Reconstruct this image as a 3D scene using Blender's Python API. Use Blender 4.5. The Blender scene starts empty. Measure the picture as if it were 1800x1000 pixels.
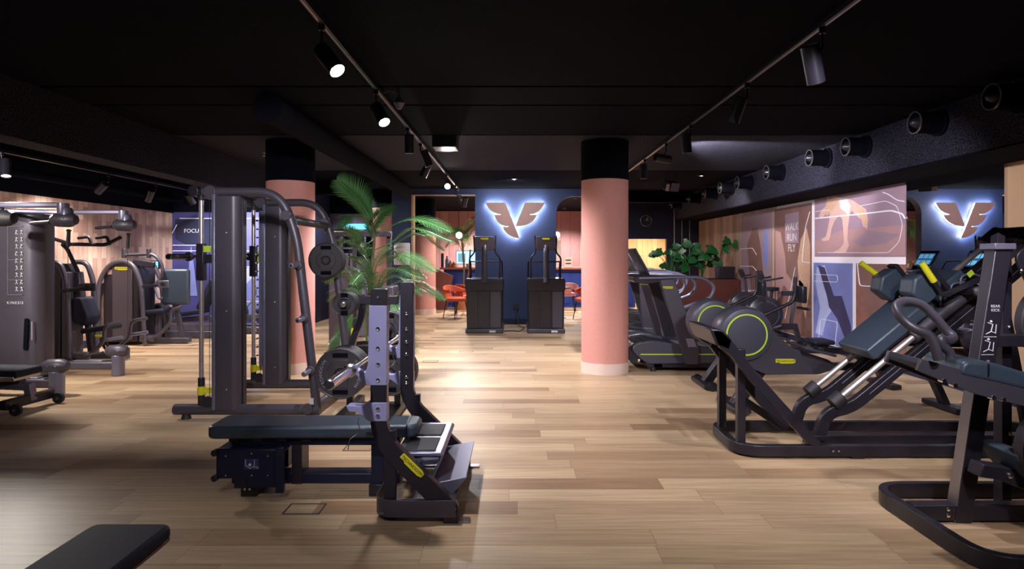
import bpy, bmesh, math, random
from mathutils import Vector, Matrix, Euler
random.seed(7)
S = bpy.context.scene
COL = S.collection
PI = math.pi
V = Vector
# ------------------------------------------------------------------ camera, world, exposure
F = 1100.0          # focal length in pixels of the 1800 px wide photograph
CU, CV, H = 904.0, 451.0, 1.5
cd = bpy.data.cameras.new('camera'); cam = bpy.data.objects.new('camera', cd); COL.objects.link(cam)
cam.location = (0, 0, H); cam.rotation_euler = (PI/2, 0, 0)
cd.sensor_width = 36; cd.lens = F/1800*36
cd.shift_x = (900-CU)/1800; cd.shift_y = (CV-500)/1800
cd.clip_start = .05; cd.clip_end = 100
S.camera = cam
w = bpy.data.worlds.new('world'); S.world = w; w.use_nodes = True
w.node_tree.nodes['Background'].inputs[0].default_value = (.25, .27, .42, 1)
w.node_tree.nodes['Background'].inputs[1].default_value = .06
S.view_settings.view_transform = 'Standard'; S.view_settings.look = 'None'
S.view_settings.gamma = 1; S.view_settings.exposure = 0.45; S.view_settings.use_curve_mapping = False

COOL = (.95, .93, .98); WARM = (1, .80, .58); NEUT = (1, .93, .86)
def spot(name, loc, target, energy, angle=70, blend=.6, color=COOL, size=.04):
    l = bpy.data.lights.new(name, 'SPOT'); l.energy = energy; l.color = color
    l.spot_size = math.radians(angle); l.spot_blend = blend; l.shadow_soft_size = size
    o = bpy.data.objects.new(name, l); COL.objects.link(o); o.location = loc
    o.rotation_euler = (V(target)-V(loc)).to_track_quat('-Z', 'Y').to_euler()
    return o

def at(u, v, Y):
    return V(((u-CU)*Y/F, Y, H-(v-CV)*Y/F))

# ------------------------------------------------------------------ materials
def srgb(r, g, b):
    f = lambda c: (c/255/12.92) if c/255 <= .04045 else ((c/255+.055)/1.055)**2.4
    return (f(r), f(g), f(b), 1)
M = {}
def mat(name, col, rough=.5, metal=0, bump=0, bscale=200, emit=None, estr=0, var=0, vscale=8, coat=0, spec=.5):
    m = bpy.data.materials.new(name); m.use_nodes = True; nt = m.node_tree; b = nt.nodes['Principled BSDF']
    b.inputs['Base Color'].default_value = col; b.inputs['Roughness'].default_value = rough
    b.inputs['Metallic'].default_value = metal; b.inputs['Specular IOR Level'].default_value = spec
    if coat: b.inputs['Coat Weight'].default_value = coat
    if emit: b.inputs['Emission Color'].default_value = emit; b.inputs['Emission Strength'].default_value = estr
    tc = nt.nodes.new('ShaderNodeTexCoord')
    if bump:
        n = nt.nodes.new('ShaderNodeTexNoise'); n.inputs['Scale'].default_value = bscale; n.inputs['Detail'].default_value = 3
        bp = nt.nodes.new('ShaderNodeBump'); bp.inputs['Strength'].default_value = bump; bp.inputs['Distance'].default_value = .01
        nt.links.new(tc.outputs['Object'], n.inputs['Vector']); nt.links.new(n.outputs['Fac'], bp.inputs['Height'])
        nt.links.new(bp.outputs['Normal'], b.inputs['Normal'])
    if var:
        n = nt.nodes.new('ShaderNodeTexNoise'); n.inputs['Scale'].default_value = vscale; n.inputs['Detail'].default_value = 4
        mx = nt.nodes.new('ShaderNodeMix'); mx.data_type = 'RGBA'
        mx.inputs[6].default_value = tuple(c*(1-var) for c in col[:3])+(1,)
        mx.inputs[7].default_value = tuple(min(1, c*(1+var)) for c in col[:3])+(1,)
        nt.links.new(tc.outputs['Object'], n.inputs['Vector']); nt.links.new(n.outputs['Fac'], mx.inputs[0])
        nt.links.new(mx.outputs[2], b.inputs['Base Color'])
    M[name] = m
    return m
mat('black_metal', srgb(40, 36, 46), .38, .25, .03, 300, var=.12)
mat('charcoal', srgb(78, 73, 84), .42, .35, .03, 300, var=.1)
mat('navy_metal', srgb(26, 30, 58), .4, .2, .03, 300, var=.1)
mat('grey_metal', srgb(120, 118, 140), .35, .55, .02, 200, var=.08)
mat('lilac_steel', srgb(160, 158, 205), .42, .35, .02, 200, var=.06)
mat('chrome', srgb(225, 222, 225), .2, 1)
mat('rod_steel', srgb(205, 192, 195), .32, .75)
mat('brushed', srgb(170, 165, 170), .3, .9, .02, 120)
mat('leather', srgb(56, 66, 80), .38, 0, .08, 160, var=.1, vscale=20)
mat('leather_dark', srgb(22, 24, 42), .62, 0, .08, 160, var=.1, spec=.3)
mat('rubber', srgb(30, 28, 34), .6, 0, .1, 120, var=.15)
mat('plate_rubber', srgb(44, 40, 46), .55, 0, .06, 120, var=.15)
mat('plastic', srgb(34, 32, 42), .3, 0, .02, 200, var=.1)
mat('plastic_grey', srgb(66, 65, 78), .35, 0, .02, 200, var=.08)
mat('yellow', srgb(212, 205, 40), .45, 0, var=.06)
mat('lime', srgb(178, 205, 60), .45, 0, var=.04)
mat('badge_ink', srgb(30, 30, 20), .5)
mat('print_white', srgb(205, 200, 205), .5)
mat('print_grey', srgb(130, 122, 140), .5)
mat('pink_plaster', srgb(212, 148, 138), .8, 0, .35, 90, var=.07, vscale=30)
mat('white_base', srgb(225, 200, 190), .6, 0, .1, 60, var=.04)
mat('black_paint', srgb(9, 9, 20), .95, 0, 1.0, 60, var=.2, spec=.08)
mat('stucco', srgb(30, 29, 46), .8, 0, 3.0, 55, var=.55, vscale=55, spec=.25)
def stucco_mat():
    m = M['stucco']; nt = m.node_tree; b = nt.nodes['Principled BSDF']
    n = nt.nodes.new('ShaderNodeTexNoise'); n.inputs['Scale'].default_value = 70; n.inputs['Detail'].default_value = 1.5
    tc = nt.nodes.new('ShaderNodeTexCoord'); nt.links.new(tc.outputs['Object'], n.inputs['Vector'])
    r = nt.nodes.new('ShaderNodeValToRGB'); e = r.color_ramp.elements
    e[0].position = .47; e[0].color = srgb(9, 9, 18); e[1].position = .60; e[1].color = srgb(54, 52, 74)
    nt.links.new(n.outputs['Fac'], r.inputs[0]); nt.links.new(r.outputs[0], b.inputs['Base Color'])
stucco_mat()
mat('navy_wall', srgb(46, 62, 102), .6, 0, .15, 60, var=.06, vscale=5)
mat('navy_dark', srgb(22, 27, 58), .7, 0, .15, 60, var=.06, vscale=5)
mat('grey_panel', srgb(88, 84, 104), .7, 0, .1, 60, var=.06)
mat('copper', srgb(178, 138, 128), .5, .0, .02, 100, var=.04)
mat('led', srgb(255, 255, 255), .5, emit=(.86, .9, 1, 1), estr=60)
mat('lens', srgb(255, 255, 255), .5, emit=(.93, .93, 1, 1), estr=60)
mat('lens_dim', srgb(255, 255, 255), .5, emit=(.93, .93, 1, 1), estr=5)
mat('lamp_warm', srgb(255, 240, 220), .5, emit=(1, .78, .5, 1), estr=14)
mat('screen', srgb(20, 40, 60), .2, emit=(.12, .4, .85, 1), estr=.25)
mat('screen_tile', srgb(120, 200, 220), .3, emit=(.2, .6, .9, 1), estr=.5)
mat('monitor_glow', srgb(120, 200, 220), .3, emit=(.2, .5, 1, 1), estr=3)
mat('ring_metal', srgb(190, 185, 180), .25, .9)
mat('orange_velvet', srgb(205, 88, 58), .75, 0, .1, 100, var=.1)
mat('pink_velvet', srgb(200, 140, 150), .8, 0, .1, 100, var=.08)
mat('wood_top', srgb(170, 105, 80), .45, 0, .05, 40, var=.12)
mat('planter_wood', srgb(96, 46, 40), .55, 0, .05, 40, var=.15, vscale=14)
mat('reception_blue', srgb(30, 60, 150), .6, 0, .05, 40, var=.06)
mat('teal', srgb(70, 170, 185), .6, 0, emit=(.1, .5, .6, 1), estr=.5)
mat('stem', srgb(110, 125, 60), .55, 0, .1, 80, var=.2)
mat('trunk', srgb(90, 74, 48), .8, 0, .6, 60, var=.3)
mat('palm_leaf', srgb(66, 112, 60), .38, 0, .05, 60, var=.35, vscale=9, coat=.2)
mat('monstera', srgb(28, 84, 42), .4, 0, .05, 60, var=.3, vscale=9)
mat('soil', srgb(40, 28, 20), .9, 0, .8, 60)
mat('tan_panel', srgb(196, 158, 126), .6, 0, .05, 60, var=.03)
mat('poster_white', srgb(235, 225, 232), .6, 0, var=.02)
mat('line_white', srgb(225, 215, 228), .5, emit=(.9, .85, 1, 1), estr=.12)
mat('poster_mauve', srgb(150, 124, 140), .6, 0, var=.22, vscale=1.6)
mat('poster_brown', srgb(122, 88, 84), .6, 0, var=.35, vscale=2.2)
mat('poster_blue', srgb(118, 126, 186), .6, 0, var=.35, vscale=1.8)
mat('poster_rust', srgb(136, 92, 80), .6, 0, var=.5, vscale=9)
mat('poster_deep', srgb(56, 56, 112), .6, 0, var=.5, vscale=1.5)
mat('poster_violet', srgb(92, 92, 146), .6, 0, var=.3, vscale=1.2)
mat('skin_print', srgb(206, 166, 158), .6, 0, var=.12, vscale=6)
mat('skin_shadow_print', srgb(168, 130, 132), .6, 0, var=.1, vscale=6)
mat('hair_print', srgb(200, 160, 136), .6, 0, var=.3, vscale=30)
mat('blue_light_print', srgb(176, 182, 226), .6, 0, var=.2, vscale=4)
mat('blue_dark_print', srgb(62, 56, 92), .6, 0, var=.2, vscale=14)
mat('white_cloth', srgb(225, 222, 228), .8)
mat('paper', srgb(230, 225, 220), .7)
mat('glass_blue', srgb(90, 130, 180), .15)
mat('amber', srgb(190, 110, 60), .3)
m = mat('mirror', srgb(215, 215, 220), .01, 1)

def floor_mat():
    m = bpy.data.materials.new('oak_planks'); m.use_nodes = True; nt = m.node_tree; N = nt.nodes; L = nt.links
    b = N['Principled BSDF']; tc = N.new('ShaderNodeTexCoord'); sp = N.new('ShaderNodeSeparateXYZ'); L.new(tc.outputs['Object'], sp.inputs[0])
    def ma(op, a, c=None, d=None):
        n = N.new('ShaderNodeMath'); n.operation = op
        for i, x in enumerate((a, c, d)):
            if x is None: continue
            if isinstance(x, (int, float)): n.inputs[i].default_value = x
            else: L.new(x, n.inputs[i])
        return n.outputs[0]
    PW, PL = .1965, 1.2
    yy = ma('DIVIDE', ma('SUBTRACT', sp.outputs[1], 3.838-.1965*10), PW); row = ma('FLOOR', yy); fy = ma('FRACT', yy)
    wn = N.new('ShaderNodeTexWhiteNoise'); wn.noise_dimensions = '1D'; L.new(row, wn.inputs['W'])
    xx = ma('DIVIDE', ma('ADD', sp.outputs[0], ma('MULTIPLY', wn.outputs['Value'], 7.0)), PL); colu = ma('FLOOR', xx); fx = ma('FRACT', xx)
    cb = N.new('ShaderNodeCombineXYZ'); L.new(row, cb.inputs[0]); L.new(colu, cb.inputs[1])
    w2 = N.new('ShaderNodeTexWhiteNoise'); w2.noise_dimensions = '2D'; L.new(cb.outputs[0], w2.inputs['Vector'])
    rnd = w2.outputs['Value']
    mp = N.new('ShaderNodeCombineXYZ'); L.new(ma('ADD', ma('MULTIPLY', sp.outputs[0], 1.3), ma('MULTIPLY', rnd, 37)), mp.inputs[0])
    L.new(ma('MULTIPLY', sp.outputs[1], 26), mp.inputs[1]); L.new(rnd, mp.inputs[2])
    g = N.new('ShaderNodeTexNoise'); g.inputs['Scale'].default_value = 1.6; g.inputs['Detail'].default_value = 6; g.inputs['Roughness'].default_value = .6
    L.new(mp.outputs[0], g.inputs['Vector'])
    r = N.new('ShaderNodeValToRGB'); e = r.color_ramp.elements
    e[0].position = 0; e[0].color = srgb(160, 128, 100); e[1].position = 1; e[1].color = srgb(212, 184, 150)
    k = r.color_ramp.elements.new(.3); k.color = srgb(190, 160, 128)
    L.new(rnd, r.inputs[0])
    r2 = N.new('ShaderNodeValToRGB'); e = r2.color_ramp.elements; e[0].position = .25; e[0].color = (.60, .57, .54, 1); e[1].position = .72; e[1].color = (1.1, 1.08, 1.05, 1)
    L.new(g.outputs['Fac'], r2.inputs[0])
    mx = N.new('ShaderNodeMix'); mx.data_type = 'RGBA'; mx.blend_type = 'MULTIPLY'; mx.inputs[0].default_value = .85
    L.new(r.outputs[0], mx.inputs[6]); L.new(r2.outputs[0], mx.inputs[7])
    gx = ma('LESS_THAN', ma('MINIMUM', fx, ma('SUBTRACT', 1, fx)), .0012); gy = ma('LESS_THAN', ma('MINIMUM', fy, ma('SUBTRACT', 1, fy)), .006)
    gap = ma('MAXIMUM', gx, gy)
    m2 = N.new('ShaderNodeMix'); m2.data_type = 'RGBA'; L.new(ma('MULTIPLY', gap, .55), m2.inputs[0]); L.new(mx.outputs[2], m2.inputs[6]); m2.inputs[7].default_value = srgb(84, 62, 50)
    L.new(m2.outputs[2], b.inputs['Base Color'])
    b.inputs['Roughness'].default_value = .42; b.inputs['Specular IOR Level'].default_value = .35
    bp = N.new('ShaderNodeBump'); bp.inputs['Strength'].default_value = .12; bp.inputs['Distance'].default_value = .004
    L.new(g.outputs['Fac'], bp.inputs['Height']); L.new(bp.outputs[0], b.inputs['Normal'])
    M['oak_planks'] = m
floor_mat()

def plank_wall(name, axis, pw, ph, cols, jitter=.5, rough=.6, vert_noise=True):
    """vertical boards / shingles: axis = which object coordinate runs along the wall"""
    m = bpy.data.materials.new(name); m.use_nodes = True; nt = m.node_tree; N = nt.nodes; L = nt.links
    b = N['Principled BSDF']; tc = N.new('ShaderNodeTexCoord'); sp = N.new('ShaderNodeSeparateXYZ'); L.new(tc.outputs['Object'], sp.inputs[0])
    def ma(op, a, c=None):
        n = N.new('ShaderNodeMath'); n.operation = op
        for i, x in enumerate((a, c)):
            if x is None: continue
            if isinstance(x, (int, float)): n.inputs[i].default_value = x
            else: L.new(x, n.inputs[i])
        return n.outputs[0]
    zz = ma('DIVIDE', sp.outputs[2], ph)
    a = ma('DIVIDE', sp.outputs[axis], pw); c = ma('FLOOR', a)
    zr = ma('ADD', zz, ma('MULTIPLY', ma('FRACT', ma('MULTIPLY', c, .5)), 1.0 if jitter else 0))
    row = ma('FLOOR', zr)
    cb = N.new('ShaderNodeCombineXYZ'); L.new(row, cb.inputs[0]); L.new(c, cb.inputs[1])
    w2 = N.new('ShaderNodeTexWhiteNoise'); w2.noise_dimensions = '2D'; L.new(cb.outputs[0], w2.inputs['Vector'])
    mp = N.new('ShaderNodeCombineXYZ'); L.new(ma('MULTIPLY', sp.outputs[axis], 30), mp.inputs[0]); L.new(ma('MULTIPLY', sp.outputs[2], 2), mp.inputs[1]); L.new(w2.outputs['Value'], mp.inputs[2])
    g = N.new('ShaderNodeTexNoise'); g.inputs['Scale'].default_value = 1.5; g.inputs['Detail'].default_value = 5; L.new(mp.outputs[0], g.inputs['Vector'])
    r = N.new('ShaderNodeValToRGB'); r.color_ramp.interpolation = 'CONSTANT'
    els = r.color_ramp.elements
    els[0].position = 0; els[0].color = cols[0]; els[1].position = 1/len(cols); els[1].color = cols[1]
    for i in range(2, len(cols)): els.new(i/len(cols)).color = cols[i]
    L.new(w2.outputs['Value'], r.inputs[0])
    mx = N.new('ShaderNodeMix'); mx.data_type = 'RGBA'; mx.blend_type = 'MULTIPLY'; mx.inputs[0].default_value = .5
    L.new(r.outputs[0], mx.inputs[6]); L.new(g.outputs['Color'], mx.inputs[7])
    rr = N.new('ShaderNodeValToRGB'); rr.color_ramp.elements[0].position = .3; rr.color_ramp.elements[0].color = (.55, .5, .5, 1); rr.color_ramp.elements[1].position = .6
    L.new(g.outputs['Fac'], rr.inputs[0]); L.new(rr.outputs[0], mx.inputs[7])
    fa = ma('FRACT', a); fz = ma('FRACT', zr)
    gap = ma('MAXIMUM', ma('LESS_THAN', ma('MINIMUM', fa, ma('SUBTRACT', 1, fa)), .035), ma('LESS_THAN', fz, .012))
    m2 = N.new('ShaderNodeMix'); m2.data_type = 'RGBA'; L.new(ma('MULTIPLY', gap, .6), m2.inputs[0]); L.new(mx.outputs[2], m2.inputs[6]); m2.inputs[7].default_value = tuple(x*.35 for x in cols[0][:3])+(1,)
    L.new(m2.outputs[2], b.inputs['Base Color']); b.inputs['Roughness'].default_value = rough
    M[name] = m
plank_wall('shingles', 1, .115, .42, [srgb(200, 164, 148), srgb(214, 178, 160), srgb(176, 138, 126), srgb(218, 184, 166), srgb(208, 172, 156), srgb(192, 154, 140)])
plank_wall('pink_boards', 0, .32, 3.4, [srgb(172, 122, 124), srgb(190, 142, 140), srgb(180, 130, 132)], 0)
plank_wall('oak_boards', 0, .16, 3.0, [srgb(208, 176, 132), srgb(184, 152, 114), srgb(224, 196, 152)], .5)
plank_wall('beige_boards', 1, .22, 4.0, [srgb(170, 142, 132), srgb(150, 124, 118), srgb(182, 156, 140)], 0)
plank_wall('grey_boards', 0, .12, 4.0, [srgb(92, 86, 106), srgb(84, 78, 98), srgb(96, 90, 110)], 0)

# ------------------------------------------------------------------ mesh helpers
def frame_from(d, up=None):
    d = d.normalized()
    up = up or (V((0, 0, 1)) if abs(d.z) < .95 else V((0, 1, 0)))
    x = d.cross(up)
    if x.length < 1e-5: x = d.cross(V((1, 0, 0)))
    x.normalize(); y = x.cross(d).normalized()
    return x, y
class B:
    def __init__(s): s.m = bmesh.new()
    def box(s, x0, x1, y0, y1, z0, z1):
        vs = [s.m.verts.new((x, y, z)) for x in (x0, x1) for y in (y0, y1) for z in (z0, z1)]
        for f in ((0, 1, 3, 2), (4, 6, 7, 5), (0, 4, 5, 1), (2, 3, 7, 6), (0, 2, 6, 4), (1, 5, 7, 3)): s.m.faces.new([vs[i] for i in f])
        return s
    def obox(s, c, size, rot=(0, 0, 0)):
        R = Euler(rot).to_matrix(); c = V(c); hx, hy, hz = [q/2 for q in size]
        vs = [s.m.verts.new(c+R@V((x, y, z))) for x in (-hx, hx) for y in (-hy, hy) for z in (-hz, hz)]
        for f in ((0, 1, 3, 2), (4, 6, 7, 5), (0, 4, 5, 1), (2, 3, 7, 6), (0, 2, 6, 4), (1, 5, 7, 3)): s.m.faces.new([vs[i] for i in f])
        return s
    def sweep(s, pts, prof, closed=False, up=None):
        pts = [V(p) for p in pts]; n = len(pts); rings = []
        px = None
        for i, p in enumerate(pts):
            a = pts[(i-1) % n] if (closed or i > 0) else None; c = pts[(i+1) % n] if (closed or i < n-1) else None
            t = V((0, 0, 0))
            if a is not None: t += (p-a).normalized()
            if c is not None: t += (c-p).normalized()
            t.normalize()
            if up is not None or px is None: x, y = frame_from(t, V(up) if up is not None else None)
            else:
                x = (px-t*px.dot(t)).normalized(); y = x.cross(t).normalized()
            px = x
            k = 1.0
            if a is not None and c is not None:
                co = max(.35, math.cos((p-a).angle(c-p, 0)/2)); k = 1/co
            # mitre widens in the bend plane
            bend = None
            if a is not None and c is not None and k > 1.001:
                bb = ((c-p).normalized()-(p-a).normalized())
                if bb.length > 1e-6: bend = bb.normalized()
            ring = []
            for (q, r) in prof:
                o = x*q+y*r
                if bend is not None: o = o+bend*(o.dot(bend))*(k-1)
                ring.append(s.m.verts.new(p+o))
            rings.append(ring)
        m = len(prof)
        for i in range(n if closed else n-1):
            r0, r1 = rings[i], rings[(i+1) % n]
            for j in range(m):
                s.m.faces.new((r0[j], r0[(j+1) % m], r1[(j+1) % m], r1[j]))
        if not closed:
            s.m.faces.new(rings[0][::-1]); s.m.faces.new(rings[-1])
        return s
    def tube(s, pts, r, seg=14, closed=False):
        return s.sweep(pts, [(r*math.cos(2*PI*k/seg), r*math.sin(2*PI*k/seg)) for k in range(seg)], closed)
    def bar(s, pts, w, h, closed=False, up=(0, 1, 0)):
        """rectangular bar; with `up` as second axis: h is measured along up, w across"""
        return s.sweep(pts, [(-w/2, -h/2), (w/2, -h/2), (w/2, h/2), (-w/2, h/2)], closed, up)
    def cyl(s, p0, p1, r0, r1=None, seg=24):
        r1 = r0 if r1 is None else r1; p0, p1 = V(p0), V(p1); x, y = frame_from(p1-p0)
        a = [s.m.verts.new(p0+x*r0*math.cos(2*PI*k/seg)+y*r0*math.sin(2*PI*k/seg)) for k in range(seg)]
        b = [s.m.verts.new(p1+x*r1*math.cos(2*PI*k/seg)+y*r1*math.sin(2*PI*k/seg)) for k in range(seg)]
        for j in range(seg): s.m.faces.new((a[j], a[(j+1) % seg], b[(j+1) % seg], b[j]))
        s.m.faces.new(a[::-1]); s.m.faces.new(b)
        return s
    def lathe(s, prof, c, axis=(0, 0, 1), seg=32, closed=False):
        c, ax = V(c), V(axis).normalized(); x, y = frame_from(ax); rings = []
        for (r, h) in prof:
            if r < 1e-6: rings.append([s.m.verts.new(c+ax*h)])
            else: rings.append([s.m.verts.new(c+ax*h+x*r*math.cos(2*PI*k/seg)+y*r*math.sin(2*PI*k/seg)) for k in range(seg)])
        prs = list(zip(rings, rings[1:]))
        if closed: prs.append((rings[-1], rings[0]))
        for r0, r1 in prs:
            if len(r0) == 1 and len(r1) == 1: continue
            for j in range(seg):
                k = (j+1) % seg
                if len(r0) == 1: s.m.faces.new((r0[0], r1[k], r1[j]))
                elif len(r1) == 1: s.m.faces.new((r0[j], r0[k], r1[0]))
                else: s.m.faces.new((r0[j], r0[k], r1[k], r1[j]))
        return s
    def sphere(s, c, r, seg=16, sc=(1, 1, 1)):
        mm = Matrix.Translation(V(c))@Matrix.Diagonal((r*sc[0], r*sc[1], r*sc[2], 1))
        bmesh.ops.create_uvsphere(s.m, u_segments=seg, v_segments=seg//2+2, radius=1, matrix=mm); return s
    def prism(s, out, a0, a1, plane='xz'):
        """2-D outline extruded; plane xz: extruded along y; yz: along x; xy: along z"""
        def mk(p, a):
            if plane == 'xz': return (p[0], a, p[1])
            if plane == 'yz': return (a, p[0], p[1])
            return (p[0], p[1], a)
        A = [s.m.verts.new(mk(p, a0)) for p in out]; C_ = [s.m.verts.new(mk(p, a1)) for p in out]; n = len(out)
        s.m.faces.new(A); s.m.faces.new(C_[::-1])
        for j in range(n): s.m.faces.new((A[j], C_[j], C_[(j+1) % n], A[(j+1) % n]))
        return s
    def quad(s, *p):
        s.m.faces.new([s.m.verts.new(q) for q in p]); return s
def fil(pts, r, n=6, closed=False):
    """round the corners of a polyline"""
    pts = [V(p) for p in pts]; out = []; N_ = len(pts)
    for i, p in enumerate(pts):
        if not closed and i in (0, N_-1): out.append(p); continue
        a, c = pts[i-1], pts[(i+1) % N_]; d0, d1 = (a-p), (c-p)
        k = min(r, d0.length*.49, d1.length*.49); s0, s1 = p+d0.normalized()*k, p+d1.normalized()*k
        for j in range(n+1):
            t = j/n; out.append(s0*(1-t)**2+p*2*t*(1-t)+s1*t*t)
    return out
def fil2(pts, r, n=5):
    return [(p.x, p.y) for p in fil([V((a, b, 0)) for a, b in pts], r, n, True)]
def root_of(o):
    while o.parent: o = o.parent
    return o
def obj(name, b, m, parent=None, bevel=0, bseg=2, smooth=True, label=None, kind=None, subs=0):
    me = bpy.data.meshes.new(name)
    bmesh.ops.remove_doubles(b.m, verts=b.m.verts, dist=1e-6)
    bmesh.ops.recalc_face_normals(b.m, faces=b.m.faces)
    if parent is not None:
        off = root_of(parent).location
        if off.length: bmesh.ops.translate(b.m, verts=b.m.verts, vec=-off)
    b.m.to_mesh(me); b.m.free()
    if smooth:
        for p in me.polygons: p.use_smooth = True
        me.set_sharp_from_angle(angle=math.radians(38))
    ms = m if isinstance(m, (list, tuple)) else [m]
    for q in ms: me.materials.append(M[q])
    o = bpy.data.objects.new(name, me); COL.objects.link(o)
    if parent is not None: o.parent = parent
    if bevel:
        md = o.modifiers.new('bevel', 'BEVEL'); md.width = bevel; md.segments = bseg; md.limit_method = 'ANGLE'; md.angle_limit = math.radians(40)
        md.harden_normals = False
    if subs:
        md = o.modifiers.new('subd', 'SUBSURF'); md.levels = subs; md.render_levels = subs
    if label: o['label'] = label
    if kind: o['kind'] = kind
    return o
def thing(name, label, cat, loc=(0, 0, 0), group=None):
    o = bpy.data.objects.new(name, None); COL.objects.link(o); o.location = loc; o.empty_display_size = .1
    o['label'] = label; o['category'] = cat
    if group: o['group'] = group
    return o
def tag(o, label, cat, group=None):
    o['label'] = label; o['category'] = cat
    if group: o['group'] = group
    return o
def struct(name, b, m, **k):
    o = obj(name, b, m, **k); o['kind'] = 'structure'; return o
def dup(root, loc=None, rotz=None, label=None):
    r = root.copy(); COL.objects.link(r)
    if loc is not None: r.location = loc
    if rotz is not None: r.rotation_euler = (0, 0, rotz)
    if label: r['label'] = label
    for ch in list(root.children):
        c = ch.copy(); COL.objects.link(c); c.parent = r
        for g in list(ch.children):
            d = g.copy(); COL.objects.link(d); d.parent = c
    return r
def text(name, body, size, mtx, m, parent=None, ext=.002, align='CENTER', spacing=1.0):
    cu = bpy.data.curves.new(name, 'FONT'); cu.body = body; cu.size = size; cu.extrude = ext; cu.align_x = align; cu.align_y = 'CENTER'
    cu.space_character = spacing; cu.resolution_u = 3
    to = bpy.data.objects.new(name, cu); COL.objects.link(to)
    dg = bpy.context.evaluated_depsgraph_get(); dg.update()
    me = bpy.data.meshes.new_from_object(to.evaluated_get(dg)); bpy.data.objects.remove(to)
    me.transform(mtx)
    if parent is not None: me.transform(Matrix.Translation(-root_of(parent).location))
    me.materials.clear(); me.materials.append(M[m]); me.name = name
    o = bpy.data.objects.new(name, me); COL.objects.link(o)
    if parent is not None: o.parent = parent
    return o
def TM(p, rot=(PI/2, 0, 0)): return Matrix.Translation(V(p))@Euler(rot).to_matrix().to_4x4()
def badge(parent, c, wd, rot=(PI/2, 0, 0), host=None):
    """yellow maker's plate with dark lettering; local x right, y up, z out of the plate"""
    Mx = TM(c, rot); h = wd*.24; n = .12*wd
    b = B(); pts = [(-wd/2, h/2), (wd/2-n, h/2), (wd/2, h*.3), (wd/2, -h*.3), (wd/2-n*1.2, -h/2), (-wd/2+n*2, -h/2), (-wd/2+n*1.6, -h*.3), (-wd/2, -h*.3)]
    b.prism(pts, -.002, .002, 'xy'); bmesh.ops.transform(b.m, matrix=Mx, verts=b.m.verts)
    bd = obj('badge', b, 'yellow', host or parent, smooth=False, label='yellow maker badge with dark lettering')
    return bd, Mx
def badge_text(bd, Mx, wd):
    return None
def full_badge(parent, c, wd, rot=(PI/2, 0, 0)):
    bd, Mx = badge(parent, c, wd, rot)
    text('badge_lettering', 'TECHNOGYM', wd*.15, Mx@Matrix.Translation((0, 0, .003)), 'badge_ink', bd, .0008)
    return bd
def bolts(pts, r, d, m, parent, name='bolt', ln=.012):
    for p in pts:
        p = V(p); d_ = V(d)
        obj(name, B().lathe([(r, 0), (r, ln*.6), (r*.6, ln), (r*.45, ln*.7), (0, ln*.7)], p, d_, 10), m, parent)

# ------------------------------------------------------------------ the setting
struct('floor', B().box(-8, 6.2, -.8, 22.5, -.1, 0), 'oak_planks')
CZ = 3.0
struct('ceiling', B().box(-8, 6.2, -.8, 22.5, CZ+.06, CZ+.2), 'black_paint')
# ceiling slabs (formwork joints show as dark lines across the room)
js = [-.5, 5.52, 6.2, 7.72, 10.92, 13.86]
for i in range(5):
    struct('ceiling', B().box(-4.2, 4.26, js[i]+.025, js[i+1]-.025, CZ, CZ+.06), 'stucco' if i == 3 else 'black_paint')  # one slab in lighter stucco, so the lamp-lit patch is partly its colour
# right wall
WX = 5.0
struct('wall_right', B().box(WX+.02, WX+.2, -.8, 17, 0, CZ+.06), 'tan_panel')
struct('trim_1', B().box(4.26, 4.34, -.8, 17, 2.47, CZ+.06), 'stucco')
struct('trim_8', B().box(4.265, WX+.02, -.8, 17, 2.45, 2.47).box(4.34, WX+.02, -.8, 17, 2.47, CZ+.06), 'black_paint')  # beam underside split off and blackened, its colour standing in for shade
struct('baseboard_right', B().box(WX-.005, WX+.02, 2, 17, 0, .1), 'navy_dark')
struct('trim_2', B().box(WX-.012, WX+.02, 11.9, 17, .1, 2.45), 'beige_boards')
# rear right wall with serving hatch
struct('wall_rear_right', B().box(4.12, WX+.02, 16.9, 17.05, 0, CZ+.06).box(2.9, 4.12, 16.9, 17.05, 1.98, CZ+.06), 'navy_dark')
struct('wall_timber', B().box(2.4, 6, 20.3, 20.45, 0, CZ+.06), 'oak_boards')
struct('wall_reception', B().box(-5, 2.4, 21.5, 21.6, 0, CZ+.06), 'pink_boards')
# logo partition with arched opening to the right
arch = [(-.87, 0), (.93, 0), (.93, 2.45)]
for k in range(1, 9):
    a = PI-k*PI/2/8; arch.append((1.32+.39*math.cos(a), 2.45+.39*math.sin(a)))
arch += [(2.0, 2.84), (2.0, 0), (2.3, 0), (2.3, CZ+.06), (-2.72, CZ+.06), (-2.72, 0), (-2.27, 0), (-2.27, 2.86), (-.87, 2.86)]
struct('wall_logo', B().prism(arch, 13.9, 14.1), 'navy_wall', smooth=False)
struct('trim_3', B().box(-2.28, -2.235, 13.86, 14.12, 0, 2.875).box(-2.235, -.87, 13.86, 13.9, 2.85, 2.875), 'tan_panel')
struct('baseboard_logo', B().box(-.87, .93, 13.875, 13.9, 0, .12), 'navy_dark')
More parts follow.
